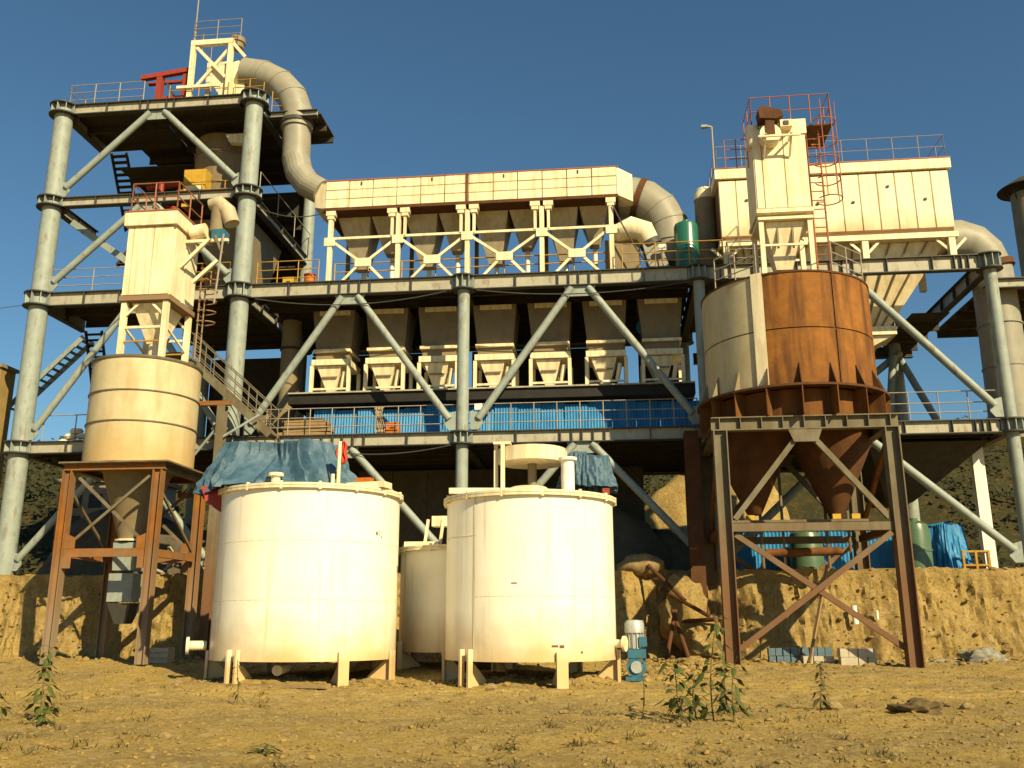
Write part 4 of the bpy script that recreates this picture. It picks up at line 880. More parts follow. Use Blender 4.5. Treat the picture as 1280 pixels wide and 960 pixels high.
MB().tube((4.5, .35, 19.06), (4.5, .35, 21.0), .035, 8).build('pole', 'palerail', sl_); MB().bar((4.5, .35, 21.0), (4.22, .3, 21.05), .06, .06).build('arm', 'palerail', sl_)
MB().cbox((4.2, .3, 21.0), (.26, .18, .1)).build('lamp_head', 'grey', sl_)
vc = thing('vent_ball', 'round pale duct cap beside the left wall of the baghouse', 'vent', (3.9, 2, 15))
c_ = at(880, 243, 2)
MB().path([Vector((c_.x, 2, 14.84)), Vector((c_.x, 2, 17)), c_-Vector((0, 0, .2))], .42, 18).build('pipe', 'tan', vc, True)
MB().lathe((c_.x, 2), [(.44, c_.z-.3), (.42, c_.z), (.3, c_.z+.22), (0, c_.z+.3)], 20).build('cap', 'cream', vc, True)

# ------------------------------------------------------------------ the white tanks
def tank(name, label, cx, cy, r, z0, z1, feet, cat='tank', bolts=16, grp='cream process tanks on the yard'):
    # the first foot is a pair of posts, the others one broad plate with a raking web behind
    t = thing(name, label, cat, (cx, cy, gz(cx, cy)), grp); g = gz(cx, cy)
    MB().lathe((cx, cy), [(r-.02, z0), (r, z0), (r, z1), (r-.02, z1)], 72).build('shell', 'cream_tank', t, True)
    MB().lathe((cx, cy), [(0, z0+.02), (r-.02, z0+.02)], 72).build('bottom_plate', 'tan', t)
    MB().lathe((cx, cy), [(r, z1-.1), (r+.1, z1-.1), (r+.1, z1-.04), (r, z1-.04)], 72).build('rim_flange', 'cream', t, False)
    lid = MB().lathe((cx, cy), [(r+.1, z1-.03), (r+.1, z1+.03), (r-.3, z1+.06), (0, z1+.14)], 72).build('lid', 'cream', t, True)
    for k in range(bolts):
        a = 2*PI*k/bolts; c = Vector((cx+math.cos(a)*(r+.06), cy+math.sin(a)*(r+.06), z1-.13)); MB().tube(c, c+Vector((0,0,.2)), .045, 8).build('bolt', 'cream', lid)
    for a in feet:
        c = Vector((math.cos(a), math.sin(a), 0)); s_ = Vector((-math.sin(a), math.cos(a), 0)); o_ = Vector((cx, cy, 0)); gg = gz(cx+c.x*r, cy+c.y*r)-.05
        q = MB()
        for k in ((-1, 1) if a == feet[0] else ()): q.prism([o_+c*(r+.02)+s_*k*.11+Vector((0,0,gg)), o_+c*(r+.16)+s_*k*.11+Vector((0,0,gg)), o_+c*(r+.16)+s_*k*.11+Vector((0,0,z0+.28)), o_+c*(r+.02)+s_*k*.11+Vector((0,0,z0+.28))], s_*k*.06)
        if a != feet[0]: q.prism([o_+c*(r+.02)-s_*.14+Vector((0,0,gg)), o_+c*(r+.09)-s_*.14+Vector((0,0,gg)), o_+c*(r+.09)-s_*.14+Vector((0,0,z0+.22)), o_+c*(r+.02)-s_*.14+Vector((0,0,z0+.22))], s_*.28)
        q.prism([o_+c*(r+.02)-s_*.012+Vector((0,0,gg)), o_+c*(r+.02)-s_*.012+Vector((0,0,z0)), o_+c*(r-.12)-s_*.012+Vector((0,0,z0)), o_+c*(r-.75)-s_*.012+Vector((0,0,gg))], s_*.024)
        q.build('leg', 'cream_tank', t)
    return t
def fa(*d): return [R(x) for x in d]
t1 = tank('mixing_tank', 'big cream tank at left with blue tarpaulin heaped on its lid', -8.25, -9.15, 2.42, .60, 4.92, fa(-114, -49, -6, 60, 130, 195))
MB().tube((-10.65, -9.9, .95), (-11.05, -10.1, .95), .12, 14).tube((-11.03, -10.09, .95), (-11.1, -10.12, .95), .22, 16).build('outlet_flange', 'cream', t1, True)
MB().tube((-8.6, -11.1, 4.93), (-8.6, -11.1, 5.2), .12, 14).tube((-8.6, -11.1, 5.19), (-8.6, -11.1, 5.27), .2, 16).build('nozzle', 'cream', t1, True)
MB().tube((-7.0, -10.9, 4.93), (-7.0, -10.9, 6.1), .05, 10).build('standpipe', 'cream', t1, True); MB().tube((-7.15, -10.9, 4.93), (-7.15, -10.9, 5.25), .05, 10).build('nozzle', 'cream', t1, True)
MB().cbox((-7.0, -9.9, 5.05), (2.3, .5, .16), -.2).build('lid_beam', 'cream', t1)
MB().tube((-8.3, -10.4, .42), (-8.3, -11.0, .38), .13, 14).build('drain', 'cream', t1, True)
t2 = tank('mixing_tank', 'cream tank at right with drum guard and white stub pipe on top', -2.14, -9.7, 2.17, .62, 4.6, fa(-128, -66, -3, 60, 120, 180), bolts=14)
MB().lathe((-2.14, -9.7), [(2.166, .62), (2.18, .62), (2.18, 4.5), (2.166, 4.5)], 1, R(-124), R(-122.6)).build('weld_seam', 'cream', t2)
MB().lathe((-2.14, -9.7), [(2.166, 3.56), (2.176, 3.57), (2.176, 3.59), (2.166, 3.6)], 14, R(-175), R(-122)).build('weld_seam', 'cream', t2)
MB().lathe((-2.14, -9.7), [(2.168, 2.1), (2.173, 2.108), (2.173, 2.12), (2.168, 2.128)], 30, R(-123), R(30)).build('weld_seam', 'cream', t2)
for z_ in (2.05, 3.5): MB().lathe((-8.25, -9.15), [(2.418, z_), (2.423, z_+.008), (2.423, z_+.02), (2.418, z_+.028)], 64).build('weld_seam', 'cream', t1)
MB().lathe((-8.25, -9.15), [(2.418, .62), (2.424, .62), (2.424, 4.8), (2.418, 4.8)], 1, R(-150), R(-149)).build('weld_seam', 'cream', t1)
MB().lathe((-2.1, -10.4), [(.55, 4.66), (.6, 4.78), (.45, 4.88), (0, 4.9)], 24).build('manhole', 'cream', t2, True)
MB().cbox((-2.9, -10.7, 4.74), (2.4, .5, .14), .12).build('lid_beam', 'cream', t2)
dc = Vector((-2.05, -9.9, 0))
MB().lathe(dc, [(0, 5.58), (.9, 5.58), (.9, 5.95), (0, 5.95)], 32).build('drum_guard', 'cream', t2, True)
MB().lathe(dc, [(0, 5.955), (.5, 5.955), (.42, 6.0), (0, 6.01)], 20).build('drum_cap', 'cream', t2, True)
MB().tube((dc.x, dc.y, 4.68), (dc.x, dc.y, 5.58), .12, 14).build('drive_shaft', 'tan', t2, True)
for x, y in ((-2.95, -10.4), (-2.75, -10.6), (-1.2, -9.3)): MB().box((x-.05, y-.05, 4.66), (x+.05, y+.05, 6.0)).build('guard_post', 'cream', t2)
MB().box((-3.0, -10.62, 6.0), (-2.55, -10.35, 6.06)).build('guard_bracket', 'cream', t2)
MB().tube((-1.08, -10.6, 4.63), (-1.08, -10.6, 5.55), .17, 18).tube((-1.08, -10.6, 5.53), (-1.08, -10.6, 5.6), .24, 18).build('stub_pipe', 'white', t2, True)
MB().tube((.0, -10.1, 1.0), (.22, -10.2, 1.0), .1, 14).tube((.2, -10.19, 1.0), (.26, -10.21, 1.0), .19, 14).build('outlet_flange', 'cream', t2, True)
t3 = tank('mixing_tank', 'smaller shaded cream tank half hidden behind the two big ones', -4.55, -6.3, 1.75, .72, 3.62, fa(-150, -90, -30, 30, 90, 150), bolts=10)
for x, y in ((-5.45, -7.2), (-5.0, -7.2)): MB().bar((x, y, 3.65), (x+.1, y, 4.45), .08, .08).build('drive_post', 'cream', t3)
MB().cbox((-5.0, -7.0, 4.4), (.5, .4, .3)).build('gear_housing', 'cream', t3); MB().cbox((-5.5, -7.3, 3.72), (1.0, .3, .14)).build('lid_beam', 'cream', t3)
# scuffs on tank shells
for (t_, cx, cy, r, a, z, w, h) in ((t1, -8.25, -9.15, 2.42, -28, 3.72, .07, .1), (t1, -8.25, -9.15, 2.42, -25.5, 3.70, .03, .16), (t1, -8.25, -9.15, 2.42, -23, 3.66, .05, .05), (t2, -2.14, -9.7, 2.17, -72, .95, .16, .05), (t2, -2.14, -9.7, 2.17, -67, .93, .12, .07), (t2, -2.14, -9.7, 2.17, -97, 2.4, .14, .03), (t2, -2.14, -9.7, 2.17, -52, .80, .05, .06)):
    a = R(a); d = w/r; MB().lathe((cx, cy), [(r-.004, z), (r+.004, z), (r+.005, z+h), (r-.004, z+h)], 2, a, a+d).build('paint_scuff', 'brown_frame', t_)

def drape(name, label, cx, cy, rx, ry, zt, zb, m, sag=(0, 0), nu=150, nv=40, flat=.45, amp=.1, seed=1, over=None, rot=0):
    q = MB()
    for j in range(nv+1):
        v = j/nv
        for i in range(nu):
            t = 2*PI*i/nu; c, s_ = math.cos(t), math.sin(t)
            k = (abs(c)**3+abs(s_)**3)**(-1/3)
            rr = (flat*min(1, v/.3) if v < .3 else flat+(1-flat)*((v-.3)/.7)**1.15)
            z = zt - .10*min(1, v/.3) if v < .3 else zt-.10-(zt-.10-zb)*((v-.3)/.7)**.9
            z += .07*(.3-abs(noise.noise((c*3.3+seed, s_*3.3, v*2)))) + .22*(noise.noise((c*1.4+seed, s_*1.4, .3)))*(1-v*.8) + .06*noise.noise((c*4+seed, s_*4, v*3))
            f = .10*v**.7*(1-2*abs(noise.noise((t*7+seed, v*2.4, 5.5)))) + .055*v*(1-2*abs(noise.noise((t*15+seed, v*5, 2.5)))) + amp*v*(noise.noise((t*2.2+seed, v*1.2, seed))+.7*noise.noise((t*5.5+seed, v*1.5, 3.3)))
            f -= sag[1]*math.exp(-((t-sag[0])/.55)**2)*math.sin(PI*min(1, v*1.05))**2
            x, y = c*k*rx*(rr+f), s_*k*ry*(rr+f)
            if over and v > .75: 
                o_ = math.exp(-((t-over[0])/.45)**2); z -= over[1]*o_*(v-.75)/.25
            q.v.append(Vector((cx+x*math.cos(rot)-y*math.sin(rot), cy+x*math.sin(rot)+y*math.cos(rot), z)))
    q.f = [[j*nu+i, j*nu+(i+1) % nu, (j+1)*nu+(i+1) % nu, (j+1)*nu+i] for j in range(nv) for i in range(nu)]; q.m = [0]*len(q.f)
    return q.build(name, m, smooth=True)
o = drape('tarpaulin', '', -9.15, -9.2, 1.95, 1.7, 6.4, 4.98, 'tarp', (3*PI/2+.15, .46), flat=.72, amp=.16, seed=4, over=(PI+.4, .12)); o.name = 'tarpaulin'
tag(o, 'wide blue tarpaulin draped over the machinery on the left tank', 'tarpaulin')
o = drape('tarpaulin', '', -.62, -9.5, .72, .8, 5.85, 4.9, 'tarp', (3*PI/2, .1), flat=.8, amp=.14, seed=9)
tag(o, 'small blue tarpaulin bundle behind the stub pipe on the right tank', 'tarpaulin')
o = MB()
o.prism([at(251, 608, -10.3), at(277, 608, -10.3), at(275, 640, -10.5), at(258, 628, -10.5)], (.1, .35, 0)); o = o.build('red_cloth', 'redcloth'); tag(o, 'dark red cloth flap hanging under the tarpaulin edge at left', 'cloth')
q = MB(); n1, n2 = 5, 10; c_ = at(428, 566, -10.6)
for j in range(n2+1):
    for i in range(n1+1):
        v = j/n2; w = .28*math.sin(PI*(.12+.8*v)); u = i/n1-.5
        q.v.append(c_+Vector((u*w+.03*math.sin(9*v), .05*math.sin(u*14)+.04*noise.noise((u*4, v*5, 1)), (v-.5)*.62)))
q.f = [[j*(n1+1)+i, j*(n1+1)+i+1, (j+1)*(n1+1)+i+1, (j+1)*(n1+1)+i] for j in range(n2) for i in range(n1)]; q.m = [0]*len(q.f)
o = q.build('red_rag', 'rag', smooth=True); o.modifiers.new('thick', 'SOLIDIFY').thickness = .03; tag(o, 'bright red rag tied to the standpipe on the left tank', 'rag')
o = MB().tube(at(718, 565, -9.9), at(722, 572, -9.9), .1, 10).build('red_bucket', 'red'); tag(o, 'small red can between the drum guard and the blue bundle', 'can')
o = MB().cbox((-.12, -10.4, 4.74), (.18, .15, .16)).build('red_block', 'red'); tag(o, 'small red block on the right rim of the right tank', 'block')
o = MB().cbox(at(456, 601, -9.6), (.42, .25, .14), -.2).build('orange_block', 'orange'); tag(o, 'small orange block on the lid of the left tank', 'block')

# ------------------------------------------------------------------ motor standing right of tank
mt = thing('gear_motor', 'blue upright gear motor with grey fan cover right of the tank', 'motor', (.52, -9.2, gz(.52, -9.2)))
g = gz(.52, -9.2); mx, my = .5, -9.2
MB().cbox((mx, my, g+.05), (.52, .5, .1)).build('base', 'motor', mt)
MB().tube((mx+.02, my-.18, g+.33), (mx+.02, my+.2, g+.33), .25, 20).build('gear_case', 'motor', mt, True)
MB().tube((mx+.02, my-.24, g+.33), (mx+.02, my-.17, g+.33), .15, 16).build('cover_boss', 'alu', mt, True)
MB().cbox((mx+.04, my, g+.66), (.46, .4, .22)).build('adaptor', 'motor', mt)
stt = MB().tube((mx+.0, my, g+.78), (mx, my, g+1.2), .2, 20).build('stator', 'alu', mt, True)
for k in range(14):
    t = 2*PI*k/14; MB().cbox((mx+math.cos(t)*.215, my+math.sin(t)*.215, g+.99), (.05, .012, .4), t).build('fin', 'alu', stt)
MB().cbox((mx+.2, my-.12, g+.95), (.2, .2, .24)).build('terminal_box', 'motor', mt)
MB().lathe((mx, my), [(.25, g+1.17), (.25, g+1.4), (.2, g+1.48), (0, g+1.5)], 20).build('fan_cover', 'alu', mt, True)

# ------------------------------------------------------------------ yard odds and ends
def crate(label, x, y, w, d, h, m, grp=None, nm='crate', slats=3):
    z = gz(x, y)-.02; t = thing(nm, label, nm, (x, y, z), grp)
    for k in range(slats): MB().box((x-w/2, y-d/2, z+h*k/slats+.01), (x+w/2, y-d/2+.03, z+h*(k+1)/slats-.015)).build('slat', m, t); MB().box((x-w/2, y+d/2-.03, z+h*k/slats+.01), (x+w/2, y+d/2, z+h*(k+1)/slats-.015)).build('slat', m, t)
    for k in (-1, 1): MB().box((x+k*(w/2-.016)-.015, y-d/2+.031, z), (x+k*(w/2-.016)+.015, y+d/2-.031, z+h)).build('end_board', m, t)
    MB().box((x-w/2+.04, y-d/2+.04, z+.02), (x+w/2-.04, y+d/2-.04, z+h*.8)).build('contents', 'block', t)
crate('pale wooden crate on the ground by the silo leg', -14.25, -5.0, .62, .45, .48, 'block')
def blockstack(label, x0, y0, nx, nz, bw, bh, m, grp, d=.3, gap=.03, empty=0):
    z = gz(x0, y0)-.02; t = thing('block_stack', label, 'blocks', (x0, y0, z), grp)
    for j in range(nz):
        for i in range(nx):
            x = x0+(bw+gap)*i+random.uniform(-.015, .015)
            MB().cbox((x, y0+random.uniform(-.03, .03), z+bh*(j+.5)+.012*j), (bw, d, bh), random.uniform(-.06, .06)).build('block', m, t)
    return t
G_ = 'stacks of blocks under the rusty silo'
blockstack('stack of blue grey blocks at the far left under the rusty silo', 4.75, -3.9, 4, 2, .19, .22, 'blueblock', G_)
blockstack('stack of pale blocks behind the leaning plank', 5.72, -4.3, 3, 1, .28, .26, 'block', G_)
blockstack('blue grey blocks behind the leaning plank stack', 5.75, -3.85, 4, 2, .2, .24, 'blueblock', G_)
blockstack('three wide stack of pale blocks beside the rear right leg', 6.68, -4.75, 4, 2, .24, .24, 'block', G_, gap=.02)
o = MB().bar(at(1012, 828, -4.55), at(1034, 706, -3.9), .1, .05).build('plank', 'wood'); tag(o, 'long pale plank leaning under the rusty silo', 'plank')
o = MB().tube(at(1067, 757, -1.9), at(1070, 780, -1.9), .09, 12).build('white_canister', 'white'); tag(o, 'white canister fixed on the rear leg of the rusty silo', 'canister')
o = MB().tube(at(1096, 763, -1.9), at(1097, 774, -1.9), .04, 10).build('white_canister', 'white'); tag(o, 'tiny white canister right of the rear silo leg', 'canister')
def lump(name, label, cat, c, s, m, seed=0, sub=3, amp=.35, grp=None):
    import bmesh
    bm = bmesh.new(); bmesh.ops.create_icosphere(bm, subdivisions=sub, radius=1.0)
    q = MB(); q.v = []
    for v in bm.verts:
        p = v.co*(1+amp*noise.noise(v.co*1.3+Vector((seed, 0, 0)))+amp*.4*noise.noise(v.co*3.7+Vector((0, seed, 0))))
        q.v.append(Vector((p.x*s[0]+c[0], p.y*s[1]+c[1], p.z*s[2]+c[2])))
    q.f = [[v.index for v in f.verts] for f in bm.faces]; q.m = [0]*len(q.f); bm.free()
    return tag(q.build(name, m, smooth=sub > 2), label, cat, grp)
lump('sack_heap', 'crumpled grey sacks lying at the foot of the bank at right', 'sacks', (10.9, -4.0, .45), (.62, .4, .3), 'sack', 3, 4, .5)
lump('sack_heap', 'small flat grey sack left of the sack heap', 'sacks', (9.8, -4.1, .33), (.5, .3, .1), 'sack', 6, 3, .5)
lump('dark_clod', 'dark clod of earth on the yard in the right foreground', 'clod', (5.1, -16.6, .03), (.36, .26, .17), 'darkclod', 31, 5, .6)
lump('tan_slab', 'pale slab shaped heap of soil on the bank behind the right tank', 'soil', at(800, 706, -1.0), (.75, .5, .42), 'stone', 2, 3, .3)
lump('boulder', 'pale broken boulder in the bank gap behind the motor', 'boulder', (2.3, -1.6, 1.9), (.7, .6, 1.1), 'bank', 8, 4, .4)
lump('boulder', 'lower boulder near the left leg of the rusty silo', 'boulder', (2.9, -2.2, .9), (.6, .5, .6), 'bank', 18, 4, .4)
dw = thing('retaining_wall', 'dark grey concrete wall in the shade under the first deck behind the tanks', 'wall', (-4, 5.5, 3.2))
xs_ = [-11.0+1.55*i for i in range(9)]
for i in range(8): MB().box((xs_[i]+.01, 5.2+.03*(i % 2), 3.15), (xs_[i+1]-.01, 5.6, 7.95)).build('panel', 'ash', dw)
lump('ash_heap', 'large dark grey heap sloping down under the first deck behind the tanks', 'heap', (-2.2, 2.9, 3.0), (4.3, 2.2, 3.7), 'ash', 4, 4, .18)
lump('dark_fill_heap', 'dark heap added to fill the deck shade behind the left tower', 'heap', (-20.5, 4.6, 2.6), (5.2, 2.4, 3.6), 'ash', 9, 5, .25)  # added dark mass, hides the hillside and darkens the space under the deck
lump('dark_fill_heap', 'low grey heap added to fill the deck shade right of the dark heap', 'heap', (1.8, 4.2, 3.0), (1.7, 1.6, 2.2), 'ash', 14, 4, .25)  # second added mass, darkens the gap at centre right
lump('soil_mound', 'tan soil mound with a sunlit orange crest seen behind the deck legs at centre right', 'mound', (5.6, 18.5, 3.0), (4.6, 2.4, 8.0), 'bank', 22, 5, .22)
w_ = thing('plank_heap', 'heap of splintered pale planks on the bank behind the tan silo', 'planks', (-15, .5, 3.3))
for i in range(16):
    c = Vector((random.uniform(-17.0, -13.6), random.uniform(-.6, .9), 3.4+random.uniform(0, .7))); d = Vector((random.uniform(-1, 1), random.uniform(-.4, .4), random.uniform(-.2, .9))).normalized()*random.uniform(.35, .8)
    MB().bar(c-d, c+d, .16, .05).build('plank', random.choice(['wood', 'block', 'cloth']), w_)
hs = thing('block_house', 'small pale block building with dark openings seen behind the tan silo', 'building', (-26, 12, 3.3))
MB().box((-28.5, 11, 3.2), (-23.6, 14, 8.6)).build('wall', 'pink', hs)
MB().box((-28.7, 10.8, 8.6), (-23.4, 14.2, 8.8)).build('roof', 'concrete', hs)
for i in range(4):
    for j in range(4): MB().box((-27.9+1.1*i, 10.95, 4.0+1.1*j), (-27.2+1.1*i, 11.0, 4.7+1.1*j)).build('window', 'edge', hs)
yw = thing('ochre_building', 'ochre walled building at the left edge behind the tower', 'building', (-28, 4, 3))
MB().box((-34, 2.0, 3), (-26.15, 3.0, 12.3)).build('wall', 'yellowwall', yw); MB().box((-34.1, 1.9, 12.3), (-26.05, 3.1, 12.45)).build('roof', 'concrete', yw)
for i in range(3): MB().box((-33+2.4*i, 1.95, 9), (-31.8+2.4*i, 2.0, 10.4)).build('window', 'edge', yw)
ps = thing('sack_stack', 'cream sacks piled on the first deck beside the left column', 'sacks', (-21.6, .8, 8.53))
for i, (x, z) in enumerate(((0, 0), (.55, 0), (1.1, 0), (.28, .24), (.82, .24), (.5, .46))):
    q = MB(); c = Vector((-22.1+x, .8, 8.65+z)); q.lathe((0, 0), [(0, -.11), (.2, -.1), (.27, 0), (.2, .1), (0, .12)], 14)
    q.v = [Vector((v.x*1.1, v.y*.8, v.z))+c for v in q.v]; q.build('sack', 'cream', ps, True)

# right side of the terrace: blue hoardings, green tanks, cart, white post
bw = thing('blue_container', 'long blue sheet container on the bank under the first deck at right', 'container', (8.8, 3.6, 3.2))
x = 4.9
while x < 12.0:
    q = MB(); vs = []; k = 6; w = .86
    for i in range(2*k+1): vs += [(x+w*i/(2*k), 3.0+(.04 if i % 2 else 0), 3.2), (x+w*i/(2*k), 3.0+(.04 if i % 2 else 0), 5.0)]
    q.add(vs, [(2*i, 2*i+2, 2*i+3, 2*i+1) for i in range(2*k)]); q.build('sheet', 'bluesheet', bw); x += w+.012
MB().box((4.85, 3.06, 3.2), (12.05, 5.5, 4.95)).build('body', 'bluesheet', bw)
MB().box((4.8, 2.9, 5.0), (12.1, 5.6, 5.06)).build('roof', 'dark', bw)
o = drape('tarpaulin', '', 12.75, 3.4, .75, .9, 5.2, 3.2, 'bluesheet', flat=.72, amp=.08, seed=12); tag(o, 'bright blue sheeted bale beside the green tank on the bank', 'bale')
def gtank(label, px, Y, r, h):
    c = at(px, 716, Y); z = 3.2; t = thing('green_tank', label, 'tank', (c.x, Y, z), 'pale green tanks on the bank')
    MB().lathe((c.x, Y), [(0, z), (r, z), (r, z+h*.8), (r*.88, z+h*.93), (r*.4, z+h), (0, z+h)], 30).build('shell', 'green2', t, True)
    MB().lathe((c.x, Y), [(r-.01, z+h*.42), (r+.03, z+h*.42), (r+.03, z+h*.46), (r-.01, z+h*.46)], 30).build('hoop', 'green2', t)
    MB().tube((c.x, Y, z+h), (c.x, Y, z+h+.1), r*.3, 14).build('cap', 'green2', t, True)
gtank('pale green upright tank behind the rusty silo frame', 1010, 2.0, .62, 1.65)
gtank('green domed tank beside the right leg of the rusty silo', 1148, 2.0, .55, 1.95)
ct = thing('yellow_cart', 'small yellow tubular cart on the bank at the far right', 'cart', (13.4, 2.6, 3.2))
for x in (12.9, 13.35, 13.8):
    MB().box((x-.04, 2.2, 3.2), (x+.04, 2.28, 4.05)).build('post', 'yellow', ct)
for z in (3.5, 4.0): MB().box((12.86, 2.21, z), (13.84, 2.27, z+.07)).build('rail', 'yellow', ct)
MB().box((12.9, 2.3, 3.45), (13.8, 2.9, 3.52)).build('tray', 'yellow', ct)
for x in (13.0, 13.7): MB().tube((x, 2.35, 3.35), (x, 2.42, 3.35), .16, 16).build('wheel', 'edge', ct, True)
wc = thing('white_post', 'white painted square post under the first deck at right', 'post', (14.1, 2.4, 3.3))
c_ = at(1236, 690, 2.4); MB().hbeam((c_.x, 2.4, 3.2), (c_.x, 2.4, 7.95), .42, .3, .04, (0, 1, 0)).build('shaft', 'white', wc); MB().box((c_.x-.3, 2.1, 3.2), (c_.x+.3, 2.7, 3.26)).build('base_plate', 'grey', wc)
# pipes poking from the bank behind the weeds
pp = thing('pipe_bundle', 'rusty pipes sticking out of the broken bank left of the silo leg', 'pipes', (2.6, -3, .5))
for a, b in (((1.6, -1.6, 2.6), (3.0, -3.2, 1.7)), ((1.7, -1.7, 1.5), (3.2, -2.9, 1.6)), ((1.9, -2.4, 1.9), (2.3, -3.2, .4)), ((2.0, -2.4, 1.9), (1.6, -3.2, .4)), ((1.2, -1.5, 3.4), (2.3, -2.7, 2.2))): MB().tube(a, b, .07, 8).build('pipe', 'rust_dark', pp, True)
hb = thing('trestle_leg', 'dark rusty box column behind the left leg of the rusty silo', 'column', (3.2, -1.4, .3))
MB().hbeam((2.85, -1.7, .3), (2.85, -1.7, 8.0), .5, .4, .03).build('shaft', 'rust_dark', hb); MB().box((2.5, -2.0, .25), (3.2, -1.4, .32)).build('base_plate', 'rust_dark', hb)

# boards and rubble around the tank feet
o = MB().bar((-10.8, -11.2, .07), (-6.7, -11.95, .06), .22, .06).build('plank', 'wood'); tag(o, 'long tan board lying at the foot of the left tank', 'plank')
# ------------------------------------------------------------------ weeds
def weed(label, x, y, h, nl, ls, dry=False, lean=(0, 0), seed=0, droop=.3):
    rnd = random.Random(seed); z = gz(x, y)-.02; t = thing('weed', label, 'weed', (x, y, z), 'weeds in the foreground')
    pts = [Vector((x+lean[0]*q*q+.03*math.sin(4*q+seed), y+lean[1]*q*q, z+h*q)) for q in [i/7 for i in range(8)]]
    MB().path(pts, [.014-.0012*i for i in range(8)], 6).build('stem', 'stem', t, True)
    nl = int(nl*1.4); ls *= .85
    for i in range(nl):
        q = .15+.85*(i+.5)/nl; k = q*7; a = pts[min(6, int(k))].lerp(pts[min(7, int(k)+1)], k-int(k)) if k < 7 else pts[7]
        an = i*2.4+rnd.uniform(-.5, .5); d = Vector((math.cos(an), math.sin(an), rnd.uniform(-.4, .5))).normalized(); s_ = ls*rnd.uniform(.65, 1.15)*(1.1-.4*q)
        b = a+d*s_*.7; w = d.cross(Vector((0, 0, 1))).normalized()*s_*rnd.uniform(.24, .38); dn = Vector((0, 0, -droop*s_))
        c1 = b+d*s_*.55+dn; tip = b+d*s_*1.1+dn*2.6
        q_ = MB(); q_.add([b, b+d*s_*.25+w*.8+dn*.4, c1+w*.75+dn*.5, tip, c1-w*.75+dn*.5, b+d*s_*.25-w*.8+dn*.4, c1+Vector((0, 0, -.06*s_)), b+d*s_*.25+Vector((0, 0, -.1*s_))],
                      [(0, 1, 7), (1, 2, 6, 7), (2, 3, 6), (0, 7, 5), (5, 7, 6, 4), (4, 6, 3)])
        q_.tube(a, b, .005, 4)
        q_.build('leaf', 'leaf_dry' if dry or rnd.random() < .15 else 'leaf', t)
weed('bushy green weed at the lower left of the yard', -9.15, -19.4, 1.15, 30, .22, seed=1, lean=(.12, 0))
weed('shorter weed tangled beside the bushy weed at lower left', -9.5, -19.8, .6, 18, .2, seed=2, lean=(-.3, 0))
weed('taller broad leaved weed with yellow tips in front of the silo leg', 1.5, -18.4, 1.62, 22, .29, seed=3, lean=(.12, 0))
weed('broad leaved weed leaning left of the tallest weed', 1.0, -18.3, 1.0, 16, .27, seed=4, lean=(-.14, 0))
weed('second leafy stem close right of the tallest weed', 1.75, -18.7, 1.0, 14, .25, seed=14, lean=(.16, 0))
weed('dense low weed clump behind the tall broad leaved weed', 1.25, -17.9, .7, 22, .22, seed=21, lean=(.05, 0))
weed('yellowing weed beside the silo leg behind the tall weeds', 1.85, -17.4, 1.0, 12, .2, True, seed=22, lean=(-.05, 0))
weed('low creeping weed at the far lower left', -8.6, -20.2, .35, 18, .16, seed=23, lean=(.2, 0))
weed('small dark dried weed right of the tall weeds', 3.62, -16.2, .85, 34, .16, True, seed=5)
weed('thin bare weed standing in front of the right tank', .42, -17.9, 1.05, 6, .11, True, seed=6)
weed('thin weed in front of the left tank foot', -7.35, -15.8, .85, 9, .14, seed=7)
weed('low weed left of the thin bare weed', 1.0, -18.9, .45, 12, .2, seed=8)
weed('tiny weed at the bottom centre of the yard', -1.25, -22.0, .2, 10, .12, seed=9, droop=.1)
weed('tiny weed at the bottom left centre of the yard', -4.2, -22.6, .14, 12, .2, seed=10, droop=.1)
# stones, litter and dry tufts that nobody could count
mb = MB(); ico = [(-.53, 0, .85), (.53, 0, .85), (-.53, 0, -.85), (.53, 0, -.85), (0, .85, .53), (0, .85, -.53), (0, -.85, .53), (0, -.85, -.53), (.85, .53, 0), (-.85, .53, 0), (.85, -.53, 0), (-.85, -.53, 0)]
icf = [(1,4,0),(4,9,0),(4,5,9),(8,5,4),(1,8,4),(1,10,8),(10,3,8),(8,3,5),(3,2,5),(3,7,2),(3,10,7),(10,6,7),(6,11,7),(6,0,11),(6,1,0),(10,1,6),(11,0,9),(2,11,9),(5,2,9),(11,2,7)]
def pebble(x, y, s):
    mb.cur = 0 if random.random() < .22 else 1
    z = gz(x, y); r_ = Matrix.Rotation(random.uniform(0, 6), 3, 'Z'); k = Vector((s*random.uniform(.7, 1.5), s*random.uniform(.7, 1.2), s*random.uniform(.4, .8)))
    mb.add([r_ @ Vector((v[0]*k.x*random.uniform(.8, 1.2), v[1]*k.y, v[2]*k.z)) + Vector((x, y, z+s*.15)) for v in ico], icf)
for i in range(15000):
    y = -25 + 22*random.random()**1.2; x = random.uniform(-1, 1)*(4+(y+34)*.62)
    pebble(x, y, abs(random.gauss(0, .015))+.009+(.03 if random.random() < .02 else 0))
for i in range(420): pebble(random.gauss(1.4, .7), random.gauss(-7.6, .8), abs(random.gauss(0, .05))+.03)
for i in range(500): pebble(random.uniform(-11, 0), random.gauss(-10.6, .5), abs(random.gauss(0, .035))+.02)
for i in range(1100): pebble(random.uniform(-20, 14), -3.0+random.gauss(0, .55), abs(random.gauss(0, .05))+.02)
for i in range(500): pebble(random.uniform(-17, 13), random.gauss(-4.0, 1.0), abs(random.gauss(0, .045))+.025)
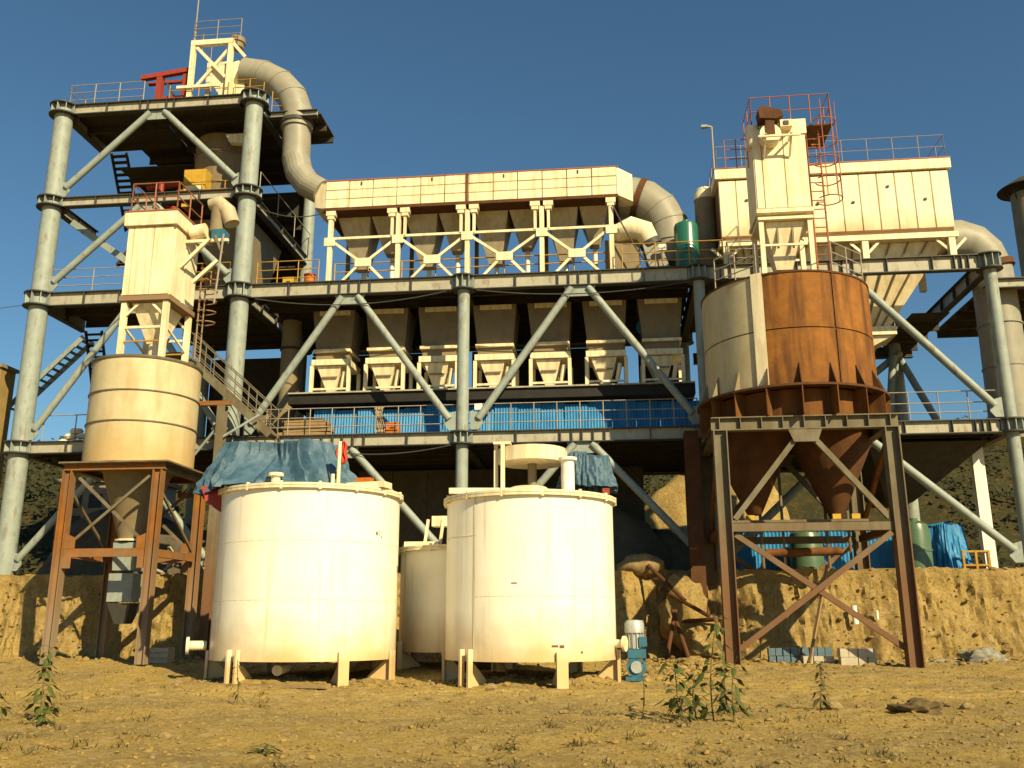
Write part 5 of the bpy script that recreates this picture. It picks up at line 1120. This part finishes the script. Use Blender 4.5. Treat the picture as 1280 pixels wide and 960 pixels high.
for i in range(900):
    x = random.uniform(-27, 15.5); t = random.random(); z = .35+2.85*t; s = abs(random.gauss(0, .028))+.018
    n0 = len(mb.v); pebble(x, -30, s); d = Vector((0, bank_y(x)-.75*(1-t)**1.6+.03+30, z-gz(x, -30)))
    for k in range(n0, len(mb.v)): mb.v[k] = mb.v[k]+d
for i in range(500):
    x = random.uniform(-27, 15.5); n0 = len(mb.v); pebble(x, -30, abs(random.gauss(0, .05))+.03); d = Vector((0, bank_y(x)+random.uniform(0, .8)+30, 3.2+.14*noise.noise((x*0.7, 2.2, 0))*.5-gz(x, -30)))
    for k in range(n0, len(mb.v)): mb.v[k] = mb.v[k]+d
tag(mb.build('stones', ['stone', 'clod'], loc=(0, 0, 0)), 'small ochre stones scattered over the yard', kind='stuff')
mb = MB()
for c in range(620):
    y = -25 + 20*random.random()**1.3; x = random.uniform(-1, 1)*(4+(y+34)*.6)
    if noise.noise((x*.3, y*.3, 4)) < .0 and not (abs(x-.9) < 1.6 and abs(y+18.6) < 1.6): continue
    for k in range(14):
        a = random.uniform(0, 6.28); s_ = random.uniform(.04, .13); b = Vector((x+random.gauss(0, .07), y+random.gauss(0, .07), 0)); b.z = gz(b.x, b.y); d = Vector((math.cos(a)*s_, math.sin(a)*s_, s_*random.uniform(.3, 1)))
        w = Vector((-math.sin(a), math.cos(a), 0))*.007
        mb.add([b-w, b+w, b+d*.6+w*.8, b+d, b+d*.6-w*.8], [(0, 1, 2, 3, 4)])
tag(mb.build('dry_grass', 'leaf_dry', loc=(0, 0, 0)), 'sparse dry grass tufts on the yard soil', kind='stuff')
for i, (x, y, s_) in enumerate(((3.9, -16.0, .13), (2.35, -15.2, .09), (-6.0, -21.5, .07), (-7.9, -19.2, .06), (.3, -16.6, .08), (6.2, -15.9, .1), (-2.8, -12.4, .12), (-.9, -17.6, .07))):
    lump('stone', ['yellow rounded stone beside the dried weed', 'pale stone left of the dried weed', 'pale stone at the bottom left of the yard', 'pale stone right of the bushy weed', 'dull stone near the thin bare weed', 'stone right of the dark clod', 'stone in front of the right tank foot', 'small stone in the middle of the yard'][i], 'stone', (x, y, gz(x, y)+s_*.3), (s_*1.2, s_, s_*.75), 'stone', i*3.1, 2, .4)
